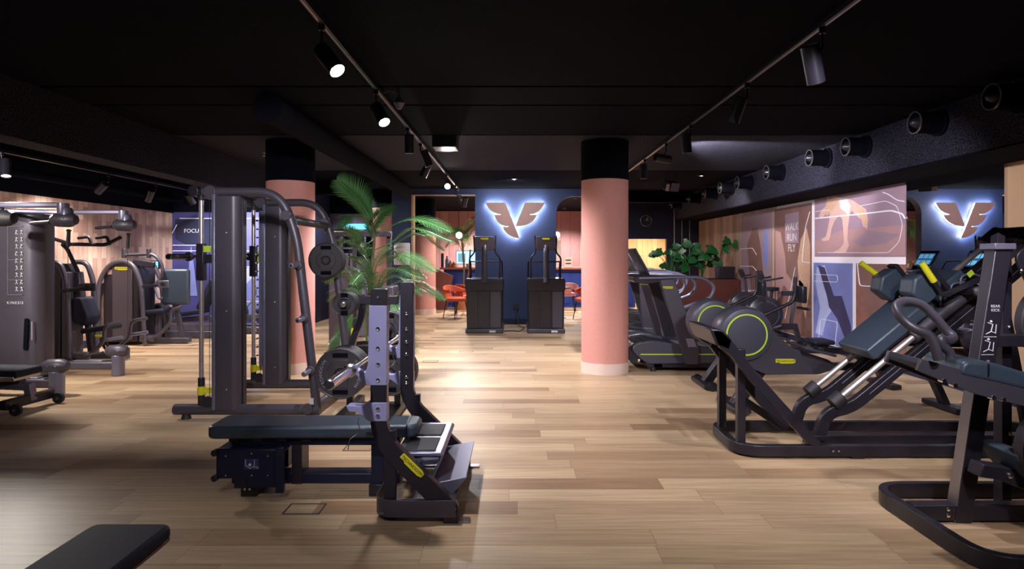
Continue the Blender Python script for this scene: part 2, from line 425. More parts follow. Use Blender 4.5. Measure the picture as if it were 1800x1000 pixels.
# left wall, FOCUS wall and the corner behind the palm
LX = -7.05
struct('wall_left', B().box(LX-.2, LX, -.8, 12.9, 0, 2.4), 'shingles')
struct('wall_upper_left', B().box(LX-.2, LX+.03, -.8, 12.9, 2.4, CZ+.06), 'black_paint')
struct('baseboard_left', B().box(LX, LX+.015, -.8, 12.9, 0, .12), 'navy_dark')
struct('wall_focus', B().box(LX-.2, -4.5, 12.9, 13.05, 0, 2.42), 'poster_deep')
struct('wall_upper_focus', B().box(LX-.2, -4.5, 12.87, 13.05, 2.42, CZ+.06), 'black_paint')
struct('wall_rear_left', B().box(-4.6, -2.72, 15.3, 15.4, 0, 2.55), 'grey_boards')
struct('wall_upper_rear_left', B().box(-4.6, -2.72, 15.25, 15.4, 2.55, CZ+.06), 'black_paint')
struct('wall_return', B().box(-4.6, -4.5, 13.05, 15.4, 0, CZ+.06), 'navy_dark')
struct('trim_4', B().box(-4.5, -4.2, -.8, 12.87, 2.5, CZ+.06), 'stucco')
struct('trim_5', B().box(-4.2, -2.9, 12.2, 12.5, 2.72, CZ+.06), 'black_paint')
struct('trim_6', B().box(2.3, 4.26, 14.9, 15.2, 2.8, CZ+.06), 'black_paint')
# wall behind the camera so that the place is closed
struct('wall_front', B().box(-8, 6.2, -.95, -.8, 0, CZ+.2), 'navy_wall')

# mirror
o = obj('wall_mirror', B().box(WX-.012, WX+.02, 6.37, 7.97, .1, 2.45), 'mirror', smooth=False)
tag(o, 'tall frameless wall mirror reflecting the winged sign, right of the picture panels', 'mirror')

# ------------------------------------------------------------------ columns
def column(x, y, r, ztop, label, basem=True):
    t = thing('round_column', label, 'column', (x, y, 0), 'pink round columns')
    obj('shaft', B().cyl((x, y, .14), (x, y, ztop), r, seg=64), 'pink_plaster', t)
    obj('plinth', B().cyl((x, y, 0), (x, y, .14), r+.006, seg=64), 'white_base', t)
    obj('black_head', B().cyl((x, y, ztop), (x, y, CZ), r+.004, seg=64), 'black_paint', t, label='black painted top of the column')
    return t
column(1.185, 8.2, .305, 2.49, 'pink plastered round column with black top beside the treadmills, right of the aisle')
column(-2.93, 8.2, .305, 2.47, 'pink plastered round column with black top behind the tall rack machine')
column(-2.98, 14.5, .3, 2.62, 'pink round column behind the palm, left of the navy pier')
column(-2.36, 16.4, .3, 2.08, 'pink round column seen through the opening left of the winged sign')

# ------------------------------------------------------------------ winged sign
sg = thing('winged_sign', 'large copper winged letter sign with white halo light on the navy wall', 'sign', (0, 13.9, 1.9))
def lg(p): return ((p[0]-378)/283.6+.02, 13.9, 1.5-((320+p[1]/3.571)-451)*13.85/1100)
def curve3(a, c, b, n=6): return [((1-t)**2*a[0]+2*t*(1-t)*c[0]+t*t*b[0], (1-t)**2*a[1]+2*t*(1-t)*c[1]+t*t*b[1]) for t in [i/n for i in range(n+1)]]
Lw = curve3((192, 130), (215, 195), (292, 205)) + curve3((247, 207), (265, 275), (340, 280)) + curve3((300, 283), (325, 345), (405, 353)) + [(315, 130)]
Rw = [(440, 130)] + curve3((563, 130), (535, 200), (465, 205)) + curve3((515, 207), (485, 278), (380, 278))
def inset(poly, k):
    n = len(poly); area = sum(poly[i][0]*poly[(i+1) % n][1]-poly[(i+1) % n][0]*poly[i][1] for i in range(n)); sgn = 1 if area > 0 else -1; out = []
    for i in range(n):
        a, p, c = V(poly[i-1]+(0,)), V(poly[i]+(0,)), V(poly[(i+1) % n]+(0,))
        n0 = V((-(p-a).y, (p-a).x, 0)).normalized()*sgn; n1 = V((-(c-p).y, (c-p).x, 0)).normalized()*sgn
        d = n0+n1
        d = d.normalized() if d.length > .3 else n0
        out.append((p.x+d.x*k, p.y+d.y*k))
    return out
for nm, W_ in (('wing', Lw), ('wing', Rw)):
    pp = [lg(p) for p in W_]; out = [(q[0], q[2]) for q in pp]
    wing = obj(nm, B().prism(out, 13.80, 13.83), 'copper', sg, smooth=False)
    pin = [lg(p) for p in inset(W_, 3)]
    # LED edge band hidden behind the letter: a ring of light around the outline
    b = B(); n = len(pin)
    A = [b.m.verts.new((q[0], 13.832, q[2])) for q in pin]; C_ = [b.m.verts.new((q[0], 13.865, q[2])) for q in pin]
    for j in range(n): b.m.faces.new((A[j], A[(j+1) % n], C_[(j+1) % n], C_[j]))
    obj('halo_light', b, 'led', wing, smooth=False, label='white light strip behind the letter')

# clock on the rear right wall
ck = thing('wall_clock', 'round black wall clock with thin light rim on the navy wall above the hatch', 'clock', (3.55, 16.9, 2.47))
obj('clock_face', B().cyl((3.55, 16.9, 2.47), (3.55, 16.87, 2.47), .145, seg=40), 'plastic', ck)
obj('rim', B().tube([V((3.55+.15*math.cos(a*PI/20), 16.865, 2.47+.15*math.sin(a*PI/20))) for a in range(40)], .007, 8, True), 'ring_metal', ck)
obj('hour_hand', B().bar([(3.55, 16.86, 2.47), (3.62, 16.86, 2.5)], .012, .004), 'print_white', ck)
obj('minute_hand', B().bar([(3.55, 16.86, 2.47), (3.60, 16.86, 2.57)], .01, .004), 'print_white', ck)

# ------------------------------------------------------------------ track lights
TZ = CZ-.05
for x, y0, y1, lab in ((-1.185, .0, 13.2, 'black ceiling light track above the aisle, left of the two tracks'),
                       (1.92, .0, 10.6, 'black ceiling light track above the leg press, right of the two tracks'),
                       (-5.9, 2.0, 12.0, 'black ceiling light track over the kinesis tower near the shingled wall')):
    zz = TZ if x > -3 else 2.72
    b = B().box(x-.018, x+.018, y0, y1, zz-.02, zz+.015)
    t = tag(obj('light_track', b, 'plastic', bevel=.002), lab, 'light track')
    for k in range(6):
        yy = y0+.3+k*(y1-y0-.6)/5
        obj('hanger', B().cyl((x, yy, zz+.013), (x, yy, CZ+.002), .006, seg=6), 'plastic', t)
    obj('conductor_rail', B().box(x-.006, x+.006, y0+.05, y1-.05, zz-.024, zz-.019), 'brushed', t)
def spotlight(p, d, lab, lens='lens', r=.052, ln=.21, tz=None, energy=0, target=None, angle=80, color=COOL, trackx=None):
    p = V(p); d = V(d).normalized(); tz = TZ if tz is None else tz; tx = (-1.185 if p.x < 0 else 1.92) if trackx is None else trackx
    t = thing('track_spotlight', lab, 'spotlight', (tx, p.y, tz-.02), 'track spotlights')
    a, c = p-d*ln/2, p+d*ln/2
    b = B().lathe([(0, 0), (r*.9, 0), (r, .006), (r, ln), (r*.9, ln), (r*.86, ln-.02), (0, ln-.02)], a, d, 28)
    can = obj('housing', b, 'plastic', t)
    obj('lens', B().cyl(c-d*.018, c-d*.012, r*.86, seg=24), lens, can, label='glowing lens' if lens == 'lens' else None)
    b = B().cyl((tx, p.y, tz-.06), (tx, p.y, tz-.012), .02, seg=12)
    b.tube([V((tx, p.y, tz-.05)), V((tx, p.y, (p.z+tz-.05)/2)), p-d*ln*.1], .008, 8)
    obj('bracket', b, 'plastic', t)
    if energy:
        lc = c+d*.03
        spot('spotlight_beam', lc, target if target else lc+d, energy, angle, color=color)
    return t
G = 'track spotlights'
# left track
spotlight((-1.14, 3.85, 2.71), (.52, -.28, -.66), 'large lit spotlight, nearest of those on the left track', energy=110, target=(.5, 5.0, 0), angle=95)
spotlight((-1.15, 5.36, 2.72), (.42, -.40, -.72), 'lit spotlight second nearest on the left track, tilted to the right', energy=150, target=(-.1, 6.1, 0), angle=110)
spotlight((-1.165, 6.95, 2.75), (0, .05, -1), 'narrow unlit spotlight hanging straight down from the left track', 'lens_dim', energy=110, target=(-1.0, 7.0, 0), angle=100)
spotlight((-1.11, 7.9, 2.74), (.3, .1, -.8), 'tilted spotlight on the left track just beyond the straight one', 'lens_dim', energy=280, target=(.5, 8.8, 0), angle=105)
spotlight((-1.2, 8.5, 2.68), (-.35, .1, -.7), 'spotlight on the left track tilted left below its neighbour', 'lens_dim', energy=260, target=(-2.8, 9.4, .5), angle=100)
spotlight((-1.16, 10.9, 2.75), (.06, -.85, -.35), 'glaring spotlight facing the camera near the far end of the left track', energy=110, target=(-.8, 7.6, 0), angle=100)
spotlight((-1.0, 12.6, 2.6), (-.2, .3, -.8), 'spotlight at the far end of the left track by the opening', 'lens_dim', energy=150, target=(-.2, 11.6, 0), angle=110)
spotlight((-1.12, 13.1, 2.68), (.35, .2, -.7), 'last spotlight of the left track beside the navy wall', 'lens_dim')
# right track
spotlight((1.86, 3.9, 2.7), (.28, .25, -.8), 'large dark spotlight, nearest of those on the right track', 'lens_dim', r=.055, ln=.24, energy=80, target=(2.2, 4.3, 0), angle=85)
spotlight((1.84, 5.16, 2.71), (-.22, .3, -.85), 'dark spotlight second nearest on the right track', 'lens_dim', energy=260, target=(5.0, 7.4, 1.2), angle=64)
spotlight((1.87, 6.8, 2.73), (.12, .1, -1), 'slim dark spotlight in front of the lit ceiling patch', 'lens_dim', energy=260, target=(5.0, 8.8, 1.2), angle=70)
spotlight((1.87, 7.9, 2.74), (1, .35, -.12), 'spotlight lying level on the right track, lighting the ceiling beam', 'lens_dim', energy=420, target=(4.26, 9.6, 2.96), angle=60)
spotlight((1.9, 9.2, 2.75), (0, .05, -1), 'short spotlight with bright rim at the far end of the right track', 'lens_dim', energy=260, target=(2.2, 10.0, 0), angle=105)
# fill lamps added out of view on the same tracks, lighting fronts and foreground
for x, y, tg_, e_, an, lab in (
    (-1.15, 2.1, (-2.5, 6.0, 1.2), 210, 52, 'unseen fill spotlight added to the left track, aimed at the tall rack'),
    (-1.15, 1.2, (-.75, 3.7, 1.05), 130, 34, 'unseen fill spotlight added to the left track, aimed at the bench press station'),
    (-1.15, 2.45, (-2.7, 8.2, 1.5), 150, 36, 'unseen fill spotlight added to the left track, aimed at the left pink column'),
    (-1.15, .3, (-1.7, 3.6, 0), 60, 95, 'unseen fill spotlight added to the left track, lighting the planks in front of the bench'),
    (1.86, .3, (1.0, 3.5, 0), 60, 90, 'unseen fill spotlight added to the right track, lighting the planks in the foreground'),
    (1.86, 2.1, (2.6, 5.1, .9), 190, 52, 'unseen fill spotlight added to the right track, aimed at the inclined leg press'),
    (1.86, 1.2, (2.65, 3.5, 1.0), 150, 44, 'unseen fill spotlight added to the right track, aimed at the nearest machine'),
    (1.86, 2.45, (1.7, 8.2, 1.1), 210, 38, 'unseen fill spotlight added to the right track, aimed at the right pink column')):
    tg_ = V(tg_); p_ = V((x, y, 2.72)); spotlight(p_, tg_-p_, lab, 'lens_dim', energy=e_, target=tg_, angle=an)
for y, tg_, e_, lab in ((3.6, (-5.8, 7.4, 1.2), 220, 'unseen fill spotlight added to the left bay, aimed at the cable tower'), (5.0, (-6.0, 9.4, 1.1), 230, 'unseen fill spotlight added to the left bay, aimed at the press machines')):  # fill lamps added out of view to light the machine fronts
    tg_ = V(tg_); p_ = V((-5.85, y, 2.5)); spotlight(p_, tg_-p_, lab, 'lens_dim', tz=2.72, trackx=-5.9, energy=e_, target=tg_, angle=60, color=NEUT)
# left bay
spotlight((-5.85, 7.2, 2.52), (.18, -.2, -.8), 'grey lit spotlight at the left edge of the picture', 'lens_dim', tz=2.72, trackx=-5.9, energy=190, target=(-4.6, 6.2, 0), angle=105, color=NEUT)
spotlight((-6.0, 9.1, 2.5), (-.75, .3, -.55), 'tilted black spotlight above the kinesis tower', 'lens_dim', tz=2.72, trackx=-5.9, energy=130, target=(-7.0, 9.4, 1.2), angle=110, color=NEUT)
spotlight((-6.0, 10.3, 2.5), (-.5, .3, -.8), 'tilted black spotlight above the far press machine', 'lens_dim', tz=2.72, trackx=-5.9, energy=170, target=(-6.2, 10.6, .0), angle=110, color=NEUT)
spotlight((-5.9, 11.4, 2.55), (.2, .6, -.7), 'small spotlight in front of the mural with lettering', 'lens_dim', tz=2.72, trackx=-5.9, energy=150, target=(-5.6, 12.9, .9), angle=110)

# ceiling downlights added to brighten dim walls and floor
def downlight(x, y, z, e, color=COOL, ang=110, lab='', target=None):
    o = obj('downlight', B().lathe([(.05, 0), (.06, 0), (.06, -.03), (.05, -.03)], (x, y, z), (0, 0, 1), 24, True), 'plastic')
    tag(o, lab, 'downlight', 'added downlights')
    obj('bulb', B().cyl((x, y, z-.005), (x, y, z-.012), .048, seg=20), 'lens_dim', o)
    spot('fill_downlight_beam', (x, y, z-.05), target or (x, y, 0), e, ang, color=color)
downlight(-3.4, 9.9, CZ-.0, 230, NEUT, 120, 'small added downlight left of the pink column')
downlight(-5.4, 11.3, CZ+.06, 150, COOL, 110, 'small added downlight before the blue mural', (-5.6, 12.9, 1.2))
downlight(3.4, 11.4, CZ-.0, 130, NEUT, 110, 'small added downlight above the planter', (4.5, 12.8, .8))
downlight(.0, 11.9, CZ-.0, 90, COOL, 120, 'small added downlight above the stair climbers', (0, 13.9, 1.5))
downlight(-.6, 15.6, CZ+.05, 260, NEUT, 130, 'small added downlight above the lounge chairs')
downlight(1.6, 16.4, CZ+.05, 260, NEUT, 130, 'small added downlight above the lounge tables')
downlight(-1.2, 20.0, CZ+.05, 560, NEUT, 140, 'small added downlight behind the reception desk')
downlight(1.6, 20.0, CZ+.05, 560, NEUT, 140, 'small added downlight before the pink panelled wall')
downlight(4.0, 18.8, CZ+.05, 450, WARM, 140, 'small added downlight behind the hatch')
downlight(-3.6, 14.3, CZ+.05, 120, COOL, 130, 'small added downlight before the shelving')
# ------------------------------------------------------------------ olympic bench with rack posts
def make_bench_rack():
    t = thing('olympic_bench', 'black flat bench press station with lilac steel hook plates, in the centre foreground', 'weight bench', (-.9, 4.0, 0))
    def frame_side(Yc, near):
        y0, y1 = Yc-.03, Yc+.03
        # upright with sweeping diagonal leg, one bent plate profile
        out = [(-.81, 1.32), (-.718, 1.32), (-.718, .56), (-.70, .50), (-.66, .44), (-.315, .10), (-.315, .03), (-.40, .03), (-.45, .08), (-.70, .335), (-.765, .42), (-.80, .50), (-.81, .56)]
        f = obj('rack_upright', B().prism(fil2(out, .02, 3), y0, y1), 'black_metal', t, .004, label='bent black rack upright')
        obj('inner_post', B().box(-.735, -.67, y0+.012, y1-.012, .10, .52), 'black_metal', f, .004)
        obj('foot_plate', B().box(-.40, -.315, y0-.004, y1+.004, .0, .06), 'black_metal', f, .003)
        obj('floor_tab', B().box(-.33, -.25, y0-.0, y1+.0, .002, .012), 'brushed', f)
        b = B()
        s_ = -1 if near else 1
        bolts([(-.765, Yc+s_*.03, z) for z in (1.27,)] + [(-.36, Yc+s_*.034, .05), (-.335, Yc+s_*.034, .05), (-.335, Yc+s_*.034, .085)], .008, (0, s_, 0), 'chrome', f)
        # steel hook plates wrapped on the upright
        ys, ye = (y0-.008, y1+.004) if near else (y0+.01, y1+.008)
        for zt, zb, kind in ((1.225, .777, 'long'), (.68, .575, 'short')):
            if kind == 'long':
                o2 = [(-.815, zt), (-.716, zt), (-.716, zb), (-.84, zb), (-.855, zb+.035), (-.90, zb+.065), (-.915, zb+.095), (-.905, zb+.105), (-.88, zb+.082), (-.835, zb+.075), (-.822, zb+.12)]
            else:
                o2 = [(-.825, zt), (-.716, zt), (-.716, zb), (-.82, zb), (-.85, zb+.03), (-.88, zb+.05), (-.93, zb+.055), (-.945, zb+.085), (-.93, zb+.09), (-.865, zb+.085), (-.845, zb+.09)]
            hp = obj('hook_plate', B().prism(o2, ys, ye), 'lilac_steel', f, .003, label='lilac grey steel hook plate')
            zs = ((zt-.13), (zt-.24), (zt-.33), (zb+.03)) if kind == 'long' else (zb+.03, zt-.035)
            for z in zs:
                obj('hook_bolt', B().lathe([(.012, 0), (.012, .006), (.006, .012), (0, .009)], (-.765, ys if near else y0, z), (0, -1, 0), 10), 'chrome', f)
        if near: pass
        return f
    n = frame_side(3.55, True); fr = frame_side(4.47, False)
    full_badge(n, (-.575, 3.517, .325), .165, (PI/2, math.radians(44), 0))
    # wrap-around flat bar at the base (near the viewer) and its mate
    pth = fil([(-.33, 3.51, .085), (-.79, 3.51, .085), (-.79, 4.51, .085), (-.33, 4.51, .085)], .13, 8)
    obj('base_loop', B().sweep(pth, [(-.006, -.048), (.006, -.048), (.006, .048), (-.006, .048)], False, (0, 0, 1)), 'charcoal', t, .002)
    obj('base_shelf', B().box(-.76, -.36, 3.52, 3.72, .05, .062).box(-.76, -.36, 4.30, 4.50, .05, .062), 'grey_metal', t)
    for y in (3.6, 4.42):
        obj('rubber_foot', B().cyl((-.70, y, 0), (-.70, y, .052), .028), 'rubber', t)
    obj('base_crossbar', B().box(-.40, -.33, 3.58, 4.44, .05, .12), 'black_metal', t, .004)
    # spotter platform of two stepped plates with black pads
    st = obj('spotter_step', B().prism([(-.70, .345), (-.43, .345), (-.415, .33), (-.48, .18), (-.49, .18), (-.43, .325), (-.70, .325)], 3.68, 4.36), 'grey_metal', t, .004, label='grey metal standing platform')
    for y in (3.72, 4.04):
        obj('tread_pad', B().box(-.66, -.47, y, y+.26, .345, .352), 'rubber', st, .01)
    obj('lower_step', B().prism([(-.50, .17), (-.28, .21), (-.28, .20), (-.36, .11), (-.50, .155)], 3.66, 4.38), 'grey_metal', t, .003, label='grey metal lower platform lip')
    # pad
    out = fil([(-1.9, 3.84, 0), (-.60, 3.875, 0), (-.60, 4.125, 0), (-1.9, 4.16, 0)], .07, 6, True)
    b = B().prism([(p.x, p.y) for p in out], .375, .455, 'xy')
    pad = obj('bench_pad', b, 'leather', t, .022, 4, label='blue-grey padded bench top')
    obj('pad_tab', B().box(-.67, -.665, 3.868, 4.132, .38, .4555), 'leather_dark', pad)
    obj('pad_carrier', B().box(-1.78, -.72, 3.93, 4.07, .315, .376), 'navy_metal', t, .006)
    for x in (-1.75, -1.6, -1.45, -1.3):
        obj('spacer', B().box(x-.03, x+.03, 3.9, 4.1, .345, .376), 'black_metal', t, .003)
    obj('rear_leg', B().box(-1.40, -1.335, 3.93, 4.07, .07, .33), 'black_metal', t, .005)
    obj('spine_beam', B().box(-1.78, -.72, 3.94, 4.06, .07, .135), 'navy_metal', t, .005)
    obj('front_leg', B().box(-.90, -.80, 3.93, 4.07, .07, .33), 'navy_metal', t, .005)
    for x in (-1.66, -.86): obj('spine_foot', B().box(x-.05, x+.05, 3.91, 4.09, 0, .075), 'black_metal', t, .004)
    # storage box (band pegs) under the head end
    bx = obj('side_box', B().prism([(-1.84, .31), (-1.47, .31), (-1.47, .075), (-1.58, .075), (-1.73, .075), (-1.73, .13), (-1.84, .13)], 3.86, 3.93), 'navy_metal', t, .005, label='navy box with a small picture label')
    obj('box_rear_half', B().box(-1.84, -1.47, 4.07, 4.14, .13, .31), 'navy_metal', bx, .005)
    obj('box_top', B().box(-1.84, -1.42, 3.865, 4.135, .29, .315), 'navy_metal', bx, .008)
    obj('box_end_post', B().bar([(-1.44, 3.85, .33), (-1.44, 3.85, .05)], .05, .035), 'navy_metal', bx, .004)
    for x, z in ((-1.84, .295), (-1.84, .14), (-1.44, .295)):
        obj('round_peg', B().cyl((x, 3.83, z), (x, 3.87, z), .02), 'black_metal', bx, .003)
    obj('gusset', B().prism([(-1.73, .075), (-1.65, .135), (-1.65, .075)], 3.852, 3.858), 'black_metal', bx)
    lb = obj('picture_label', B().box(-1.665, -1.575, 3.855, 3.86, .19, .255), 'poster_deep', bx, label='dark label with a white figure drawing')
    obj('figure_print', B().bar([(-1.655, 3.853, .25), (-1.655, 3.853, .215), (-1.625, 3.853, .195), (-1.60, 3.853, .215), (-1.60, 3.853, .25)], .003, .002).cyl((-1.628, 3.8545, .218), (-1.628, 3.852, .218), .009, seg=12), 'print_white', lb)
    text('label_lettering', 'FTS', .02, TM((-1.59, 3.854, .2)), 'print_white', lb, .0005)
    for x, z in ((-1.78, .27), (-1.78, .15), (-1.52, .27), (-1.62, .15), (-1.52, .15), (-1.62, .285)):
        obj('rivet', B().sphere((x, 3.859, z), .004, 8), 'print_white', bx)
    for x in (-1.68, -1.65): obj('bolt', B().cyl((x, 3.90, .05), (x, 3.907, .05), .008, seg=10), 'chrome', t)
    # safety springs hanging on cords at the lower hooks
    for y, z in ((3.5, .60), (4.52, .81)):
        pts = [(-.87, y-.0, z), (-.875, y, z-.03), (-.865, y, z-.06), (-.875, y, z-.09), (-.92, y, z-.12), (-.93, y, z-.18)]
        obj('safety_wire', B().tube(pts, .0025, 6), 'chrome', t)
    return t
make_bench_rack()
# barbell resting on the upper hooks
bb = thing('barbell', 'chrome olympic barbell laid across the hooks of the bench press station', 'barbell', (-.865, 4.0, .90))
bx_, bz_ = -.865, .90
obj('shaft', B().cyl((bx_, 3.32, bz_), (bx_, 4.72, bz_), .014), 'chrome', bb)
for s_, y0 in ((1, 3.32), (-1, 4.72)):
    b = B().lathe([(0, -.40), (.018, -.40), (.025, -.396), (.025, -.04), (.036, -.035), (.036, -.005), (.03, .0), (.016, .02), (0, .02)], (bx_, y0, bz_), (0, s_, 0), 24)
    obj('sleeve', b, 'chrome', bb)
    obj('end_cap', B().cyl((bx_, y0-s_*.402, bz_), (bx_, y0-s_*.398, bz_), .019), 'rubber', bb)

# ------------------------------------------------------------------ foreground bench, lower left
def pad_mesh(x0, x1, y0, y1, z0, z1, r=.05):
    o = fil([(x0, y0, 0), (x1, y0, 0), (x1, y1, 0), (x0, y1, 0)], r, 6, True)
    return B().prism([(p.x, p.y) for p in o], z0, z1, 'xy')
t = thing('flat_bench', 'dark navy padded bench end at the lower left corner, nearest the camera', 'weight bench', (-1.5, 1.9, 0))
pd = obj('bench_pad', pad_mesh(-1.655, -1.335, 1.3, 2.46, .40, .455, .05), 'leather_dark', t, .02, 4)
obj('seam_piping', B().tube(fil([(-1.65, 1.32, .402), (-1.337, 1.32, .402), (-1.337, 2.456, .402), (-1.65, 2.456, .402)], .05, 6, True), .004, 8, True), 'planter_wood', pd, label='thin red-brown edge piping')
obj('pad_board', pad_mesh(-1.64, -1.35, 1.32, 2.44, .385, .402, .05), 'black_metal', t)
obj('beam', B().box(-1.54, -1.45, 1.35, 2.3, .30, .386), 'black_metal', t, .006)
for y in (1.5, 2.2):
    obj('leg', B().box(-1.53, -1.46, y-.04, y+.04, .05, .31), 'black_metal', t, .005)
    obj('foot_bar', B().box(-1.72, -1.27, y-.04, y+.04, .0, .06), 'black_metal', t, .01)

# ------------------------------------------------------------------ smith machine
def make_smith():
    t = thing('smith_machine', 'tall dark guided-barbell rack with chrome rods and bent tubes before the left pink column', 'smith machine', (-2.45, 6.3, 0))
    YN, YF = 5.80, 6.96
    for Y, far in ((YN, 0), (YF, 1)):
        tube_pts = fil([(-2.93, Y, 2.1), (-2.18, Y, 2.1), (-2.02, Y, 1.72), (-1.83, Y, .10)], .34, 10)
        arch_ = obj('bent_tube', B().tube(tube_pts, .042, 20), 'charcoal', t, label='bent frame tube')
        bs = obj('base_tube', B().tube([(-3.15, Y, .085), (-1.80, Y, .085)], .05, 20), 'charcoal', t, .006)
        for x in (-3.04, -1.9): obj('rubber_foot', B().lathe([(0, 0), (.045, 0), (.035, .035), (.03, .05), (0, .05)], (x, Y, 0)), 'rubber', bs)
        # upright column
        up = obj('column_shroud', B().prism(fil2([(-2.75, Y-.06), (-2.58, Y-.06), (-2.53, Y-.02), (-2.53, Y+.08), (-2.75, Y+.08)], .02, 3), .085, 2.06, 'xy'), 'charcoal', t, .006, label='grey column cover')
        obj('edge_rail', B().box(-2.775, -2.742, Y-.07, Y+.05, .085, 2.075), 'grey_metal', up, .008)
        obj('corner_rail', B().box(-2.54, -2.515, Y+.01, Y+.085, .11, 2.04), 'black_metal', up, .006)
        for z in (.28, 1.0, 1.72): obj('screw', B().sphere((-2.64, Y-.062, z), .006, 8), 'print_white', up)
        if far: 
            b = B().box(-2.80, -2.77, Y-.10, Y-.02, .3, 2.0)
            rk = obj('hook_ladder', b, 'grey_metal', up)
            for k in range(17):
                z = .42+k*.092
                g = obj('catch_peg', B().cyl((-2.81, Y-.10, z), (-2.81, Y-.15, z), .009, seg=10), 'black_metal', up)
                obj('peg_tip', B().cyl((-2.81, Y-.152, z), (-2.81, Y-.155, z), .008, seg=10), 'print_white', up)
        # guide rod, buffers
        rd = obj('guide_rod', B().cyl((-2.90, Y, .15), (-2.90, Y, 2.08), .021, seg=20), 'rod_steel', t)
        for z0, z1, mm, r in ((.11, .22, 'rubber', .03), (.22, .30, 'yellow', .036), (.30, .38, 'rubber', .03), (2.02, 2.08, 'rubber', .026)):
            obj('buffer', B().cyl((-2.90, Y, z0), (-2.90, Y, z1), r, seg=20), mm, rd, .003, label='yellow stop collar' if mm == 'yellow' else None)
        obj('stop_bracket', B().bar([(-2.88, Y, .26), (-2.77, Y, .26)], .05, .02), 'yellow', rd, .003, label='yellow stop bracket')
        obj('cable', B().cyl((-2.81, Y-.03, .17), (-2.81, Y-.03, 2.02), .003, seg=6), 'rubber', t)
        pl = obj('pulley', B().lathe([(0, -.012), (.05, -.012), (.042, 0), (.05, .012), (0, .012)], (-2.83, Y-.03, .16), (0, 1, 0), 20), 'rubber', t)
        # carriage block
        cb = obj('carriage', B().box(-2.935, -2.865, Y-.035, Y+.035, 1.28, 1.62).box(-2.875, -2.79, Y-.02, Y+.02, 1.44, 1.52), 'black_metal', t, .006)
        if not far: obj('release_block', B().box(-2.86, -2.79, Y-.05, Y-.03, 1.54, 1.60), 'lime', cb, .004, label='lime release block')
        else: obj('release_clip', B().prism([(-2.83, 1.56), (-2.78, 1.62), (-2.75, 1.60), (-2.77, 1.55), (-2.80, 1.44), (-2.84, 1.44)], Y-.055, Y-.035), 'lime', cb, .002, label='pale lime release hook')
        # top end
        obj('top_knob', B().cyl((-2.80, Y-.06, 2.095), (-2.80, Y-.03, 2.095), .058, seg=28), 'charcoal', arch_, .004)
        obj('tube_knob', B().cyl((-2.10, Y-.06, 1.88), (-2.10, Y-.03, 1.88), .046, seg=28), 'charcoal', arch_, .004)
        obj('base_knob', B().cyl((-1.90, Y-.06, .10), (-1.90, Y-.03, .10), .05, seg=28), 'charcoal', bs, .004)
        # plate horns along the raked tube
        for z in (1.42, .93, .45):
            x = -1.83-(z-.10)*.118-.005
            hn = obj('plate_horn', B().cyl((x, Y-.03, z), (x-.0, Y-.22, z), .024, seg=18), 'grey_metal', t, .004)
            obj('horn_collar', B().cyl((x, Y-.035, z), (x, Y-.06, z), .042, seg=20), 'charcoal', hn, .004)
            obj('horn_tip', B().cyl((x, Y-.221, z), (x, Y-.226, z), .012, seg=14), 'chrome', hn)
        obj('small_sticker', B().box(-1.885, -1.845, Y-.048, Y-.044, .14, .2), 'print_white', arch_, label='white sticker')
    obj('top_cylinder', B().cyl((-2.93, YN-.1, 2.1), (-2.93, YF+.1, 2.1), .05, seg=24), 'black_metal', t, .006, label='black top cross tube')
    obj('cross_tube', B().cyl((-2.08, YN, 1.84), (-2.08, YF, 1.84), .038, seg=20), 'charcoal', t)
    obj('rear_cross_tube', B().cyl((-1.86, YN, .10), (-1.86, YF, .10), .04, seg=20), 'charcoal', t)
    # guided bar
    z = 1.5
    gb = obj('guided_bar', B().cyl((-2.98, YN-.06, z), (-2.98, YF+.06, z), .016, seg=18), 'black_metal', t)
    for s_, y in ((-1, YN-.06), (1, YF+.06)):
        obj('bar_sleeve', B().lathe([(0, 0), (.042, 0), (.042, .02), (.026, .025), (.026, .34), (0, .34)], (-2.98, y, z), (0, s_, 0), 20), 'black_metal', gb)
        obj('sleeve_tip', B().cyl((-2.98, y+s_*.341, z), (-2.98, y+s_*.352, z), .024), 'chrome', gb)
    return t
make_smith()

# ------------------------------------------------------------------ weight plates
def make_plate(c, r, th, label, group='weight plates on the rack', lettering=True, rotz=0.0):
    c = V(c); t = thing('weight_plate', label, 'weight plate', c, group)
    b = B().lathe([(.026, -.006), (.05, -.006), (.055, .004), (r*.52, .006), (r*.55, .0), (r*.93, .0), (r*.96, -.006), (r, .0), (r, th), (r*.96, th+.004), (.026, th)], (0, 0, 0), (0, 1, 0), 48, True)
    o = obj('disc', b, 'plate_rubber'); o.parent = t
    for s_ in (1, -1):
        o = obj('grip_slot', B().box(-r*.3, r*.3, -.004, .002, s_*r*.72-.02, s_*r*.72+.02), 'black_paint', None, .004); o.parent = t
    o = obj('flat_band', B().box(-r*.3, r*.3, -.006, .0, -r*.55, r*.55), 'plate_rubber', None, .003); o.parent = t
    o = obj('hub_ring', B().lathe([(.028, -.008), (.044, -.008), (.044, 0), (.028, 0)], (0, 0, 0), (0, 1, 0), 24, True), 'black_metal'); o.parent = t
    if lettering:
        for side in (0, 1):
            wd = 'TECHNOGYM'
            for i, ch in enumerate(wd):
                a = (PI*.93+(-1)*(i-4)*-.16) if False else (PI + (4-i)*.165 if side == 0 else (4-i)*.165)
                rr = r*.76
                mt = Matrix.Translation((rr*math.cos(a), -.004, rr*math.sin(a)))@Euler((PI/2, 0, 0)).to_matrix().to_4x4()@Matrix.Rotation(a-PI/2, 4, 'Z')
                l_ = text('raised_letter', ch, r*.17, mt, 'print_grey', None, .002); l_.parent = t
    t.rotation_euler = (0, 0, rotz)
    return t
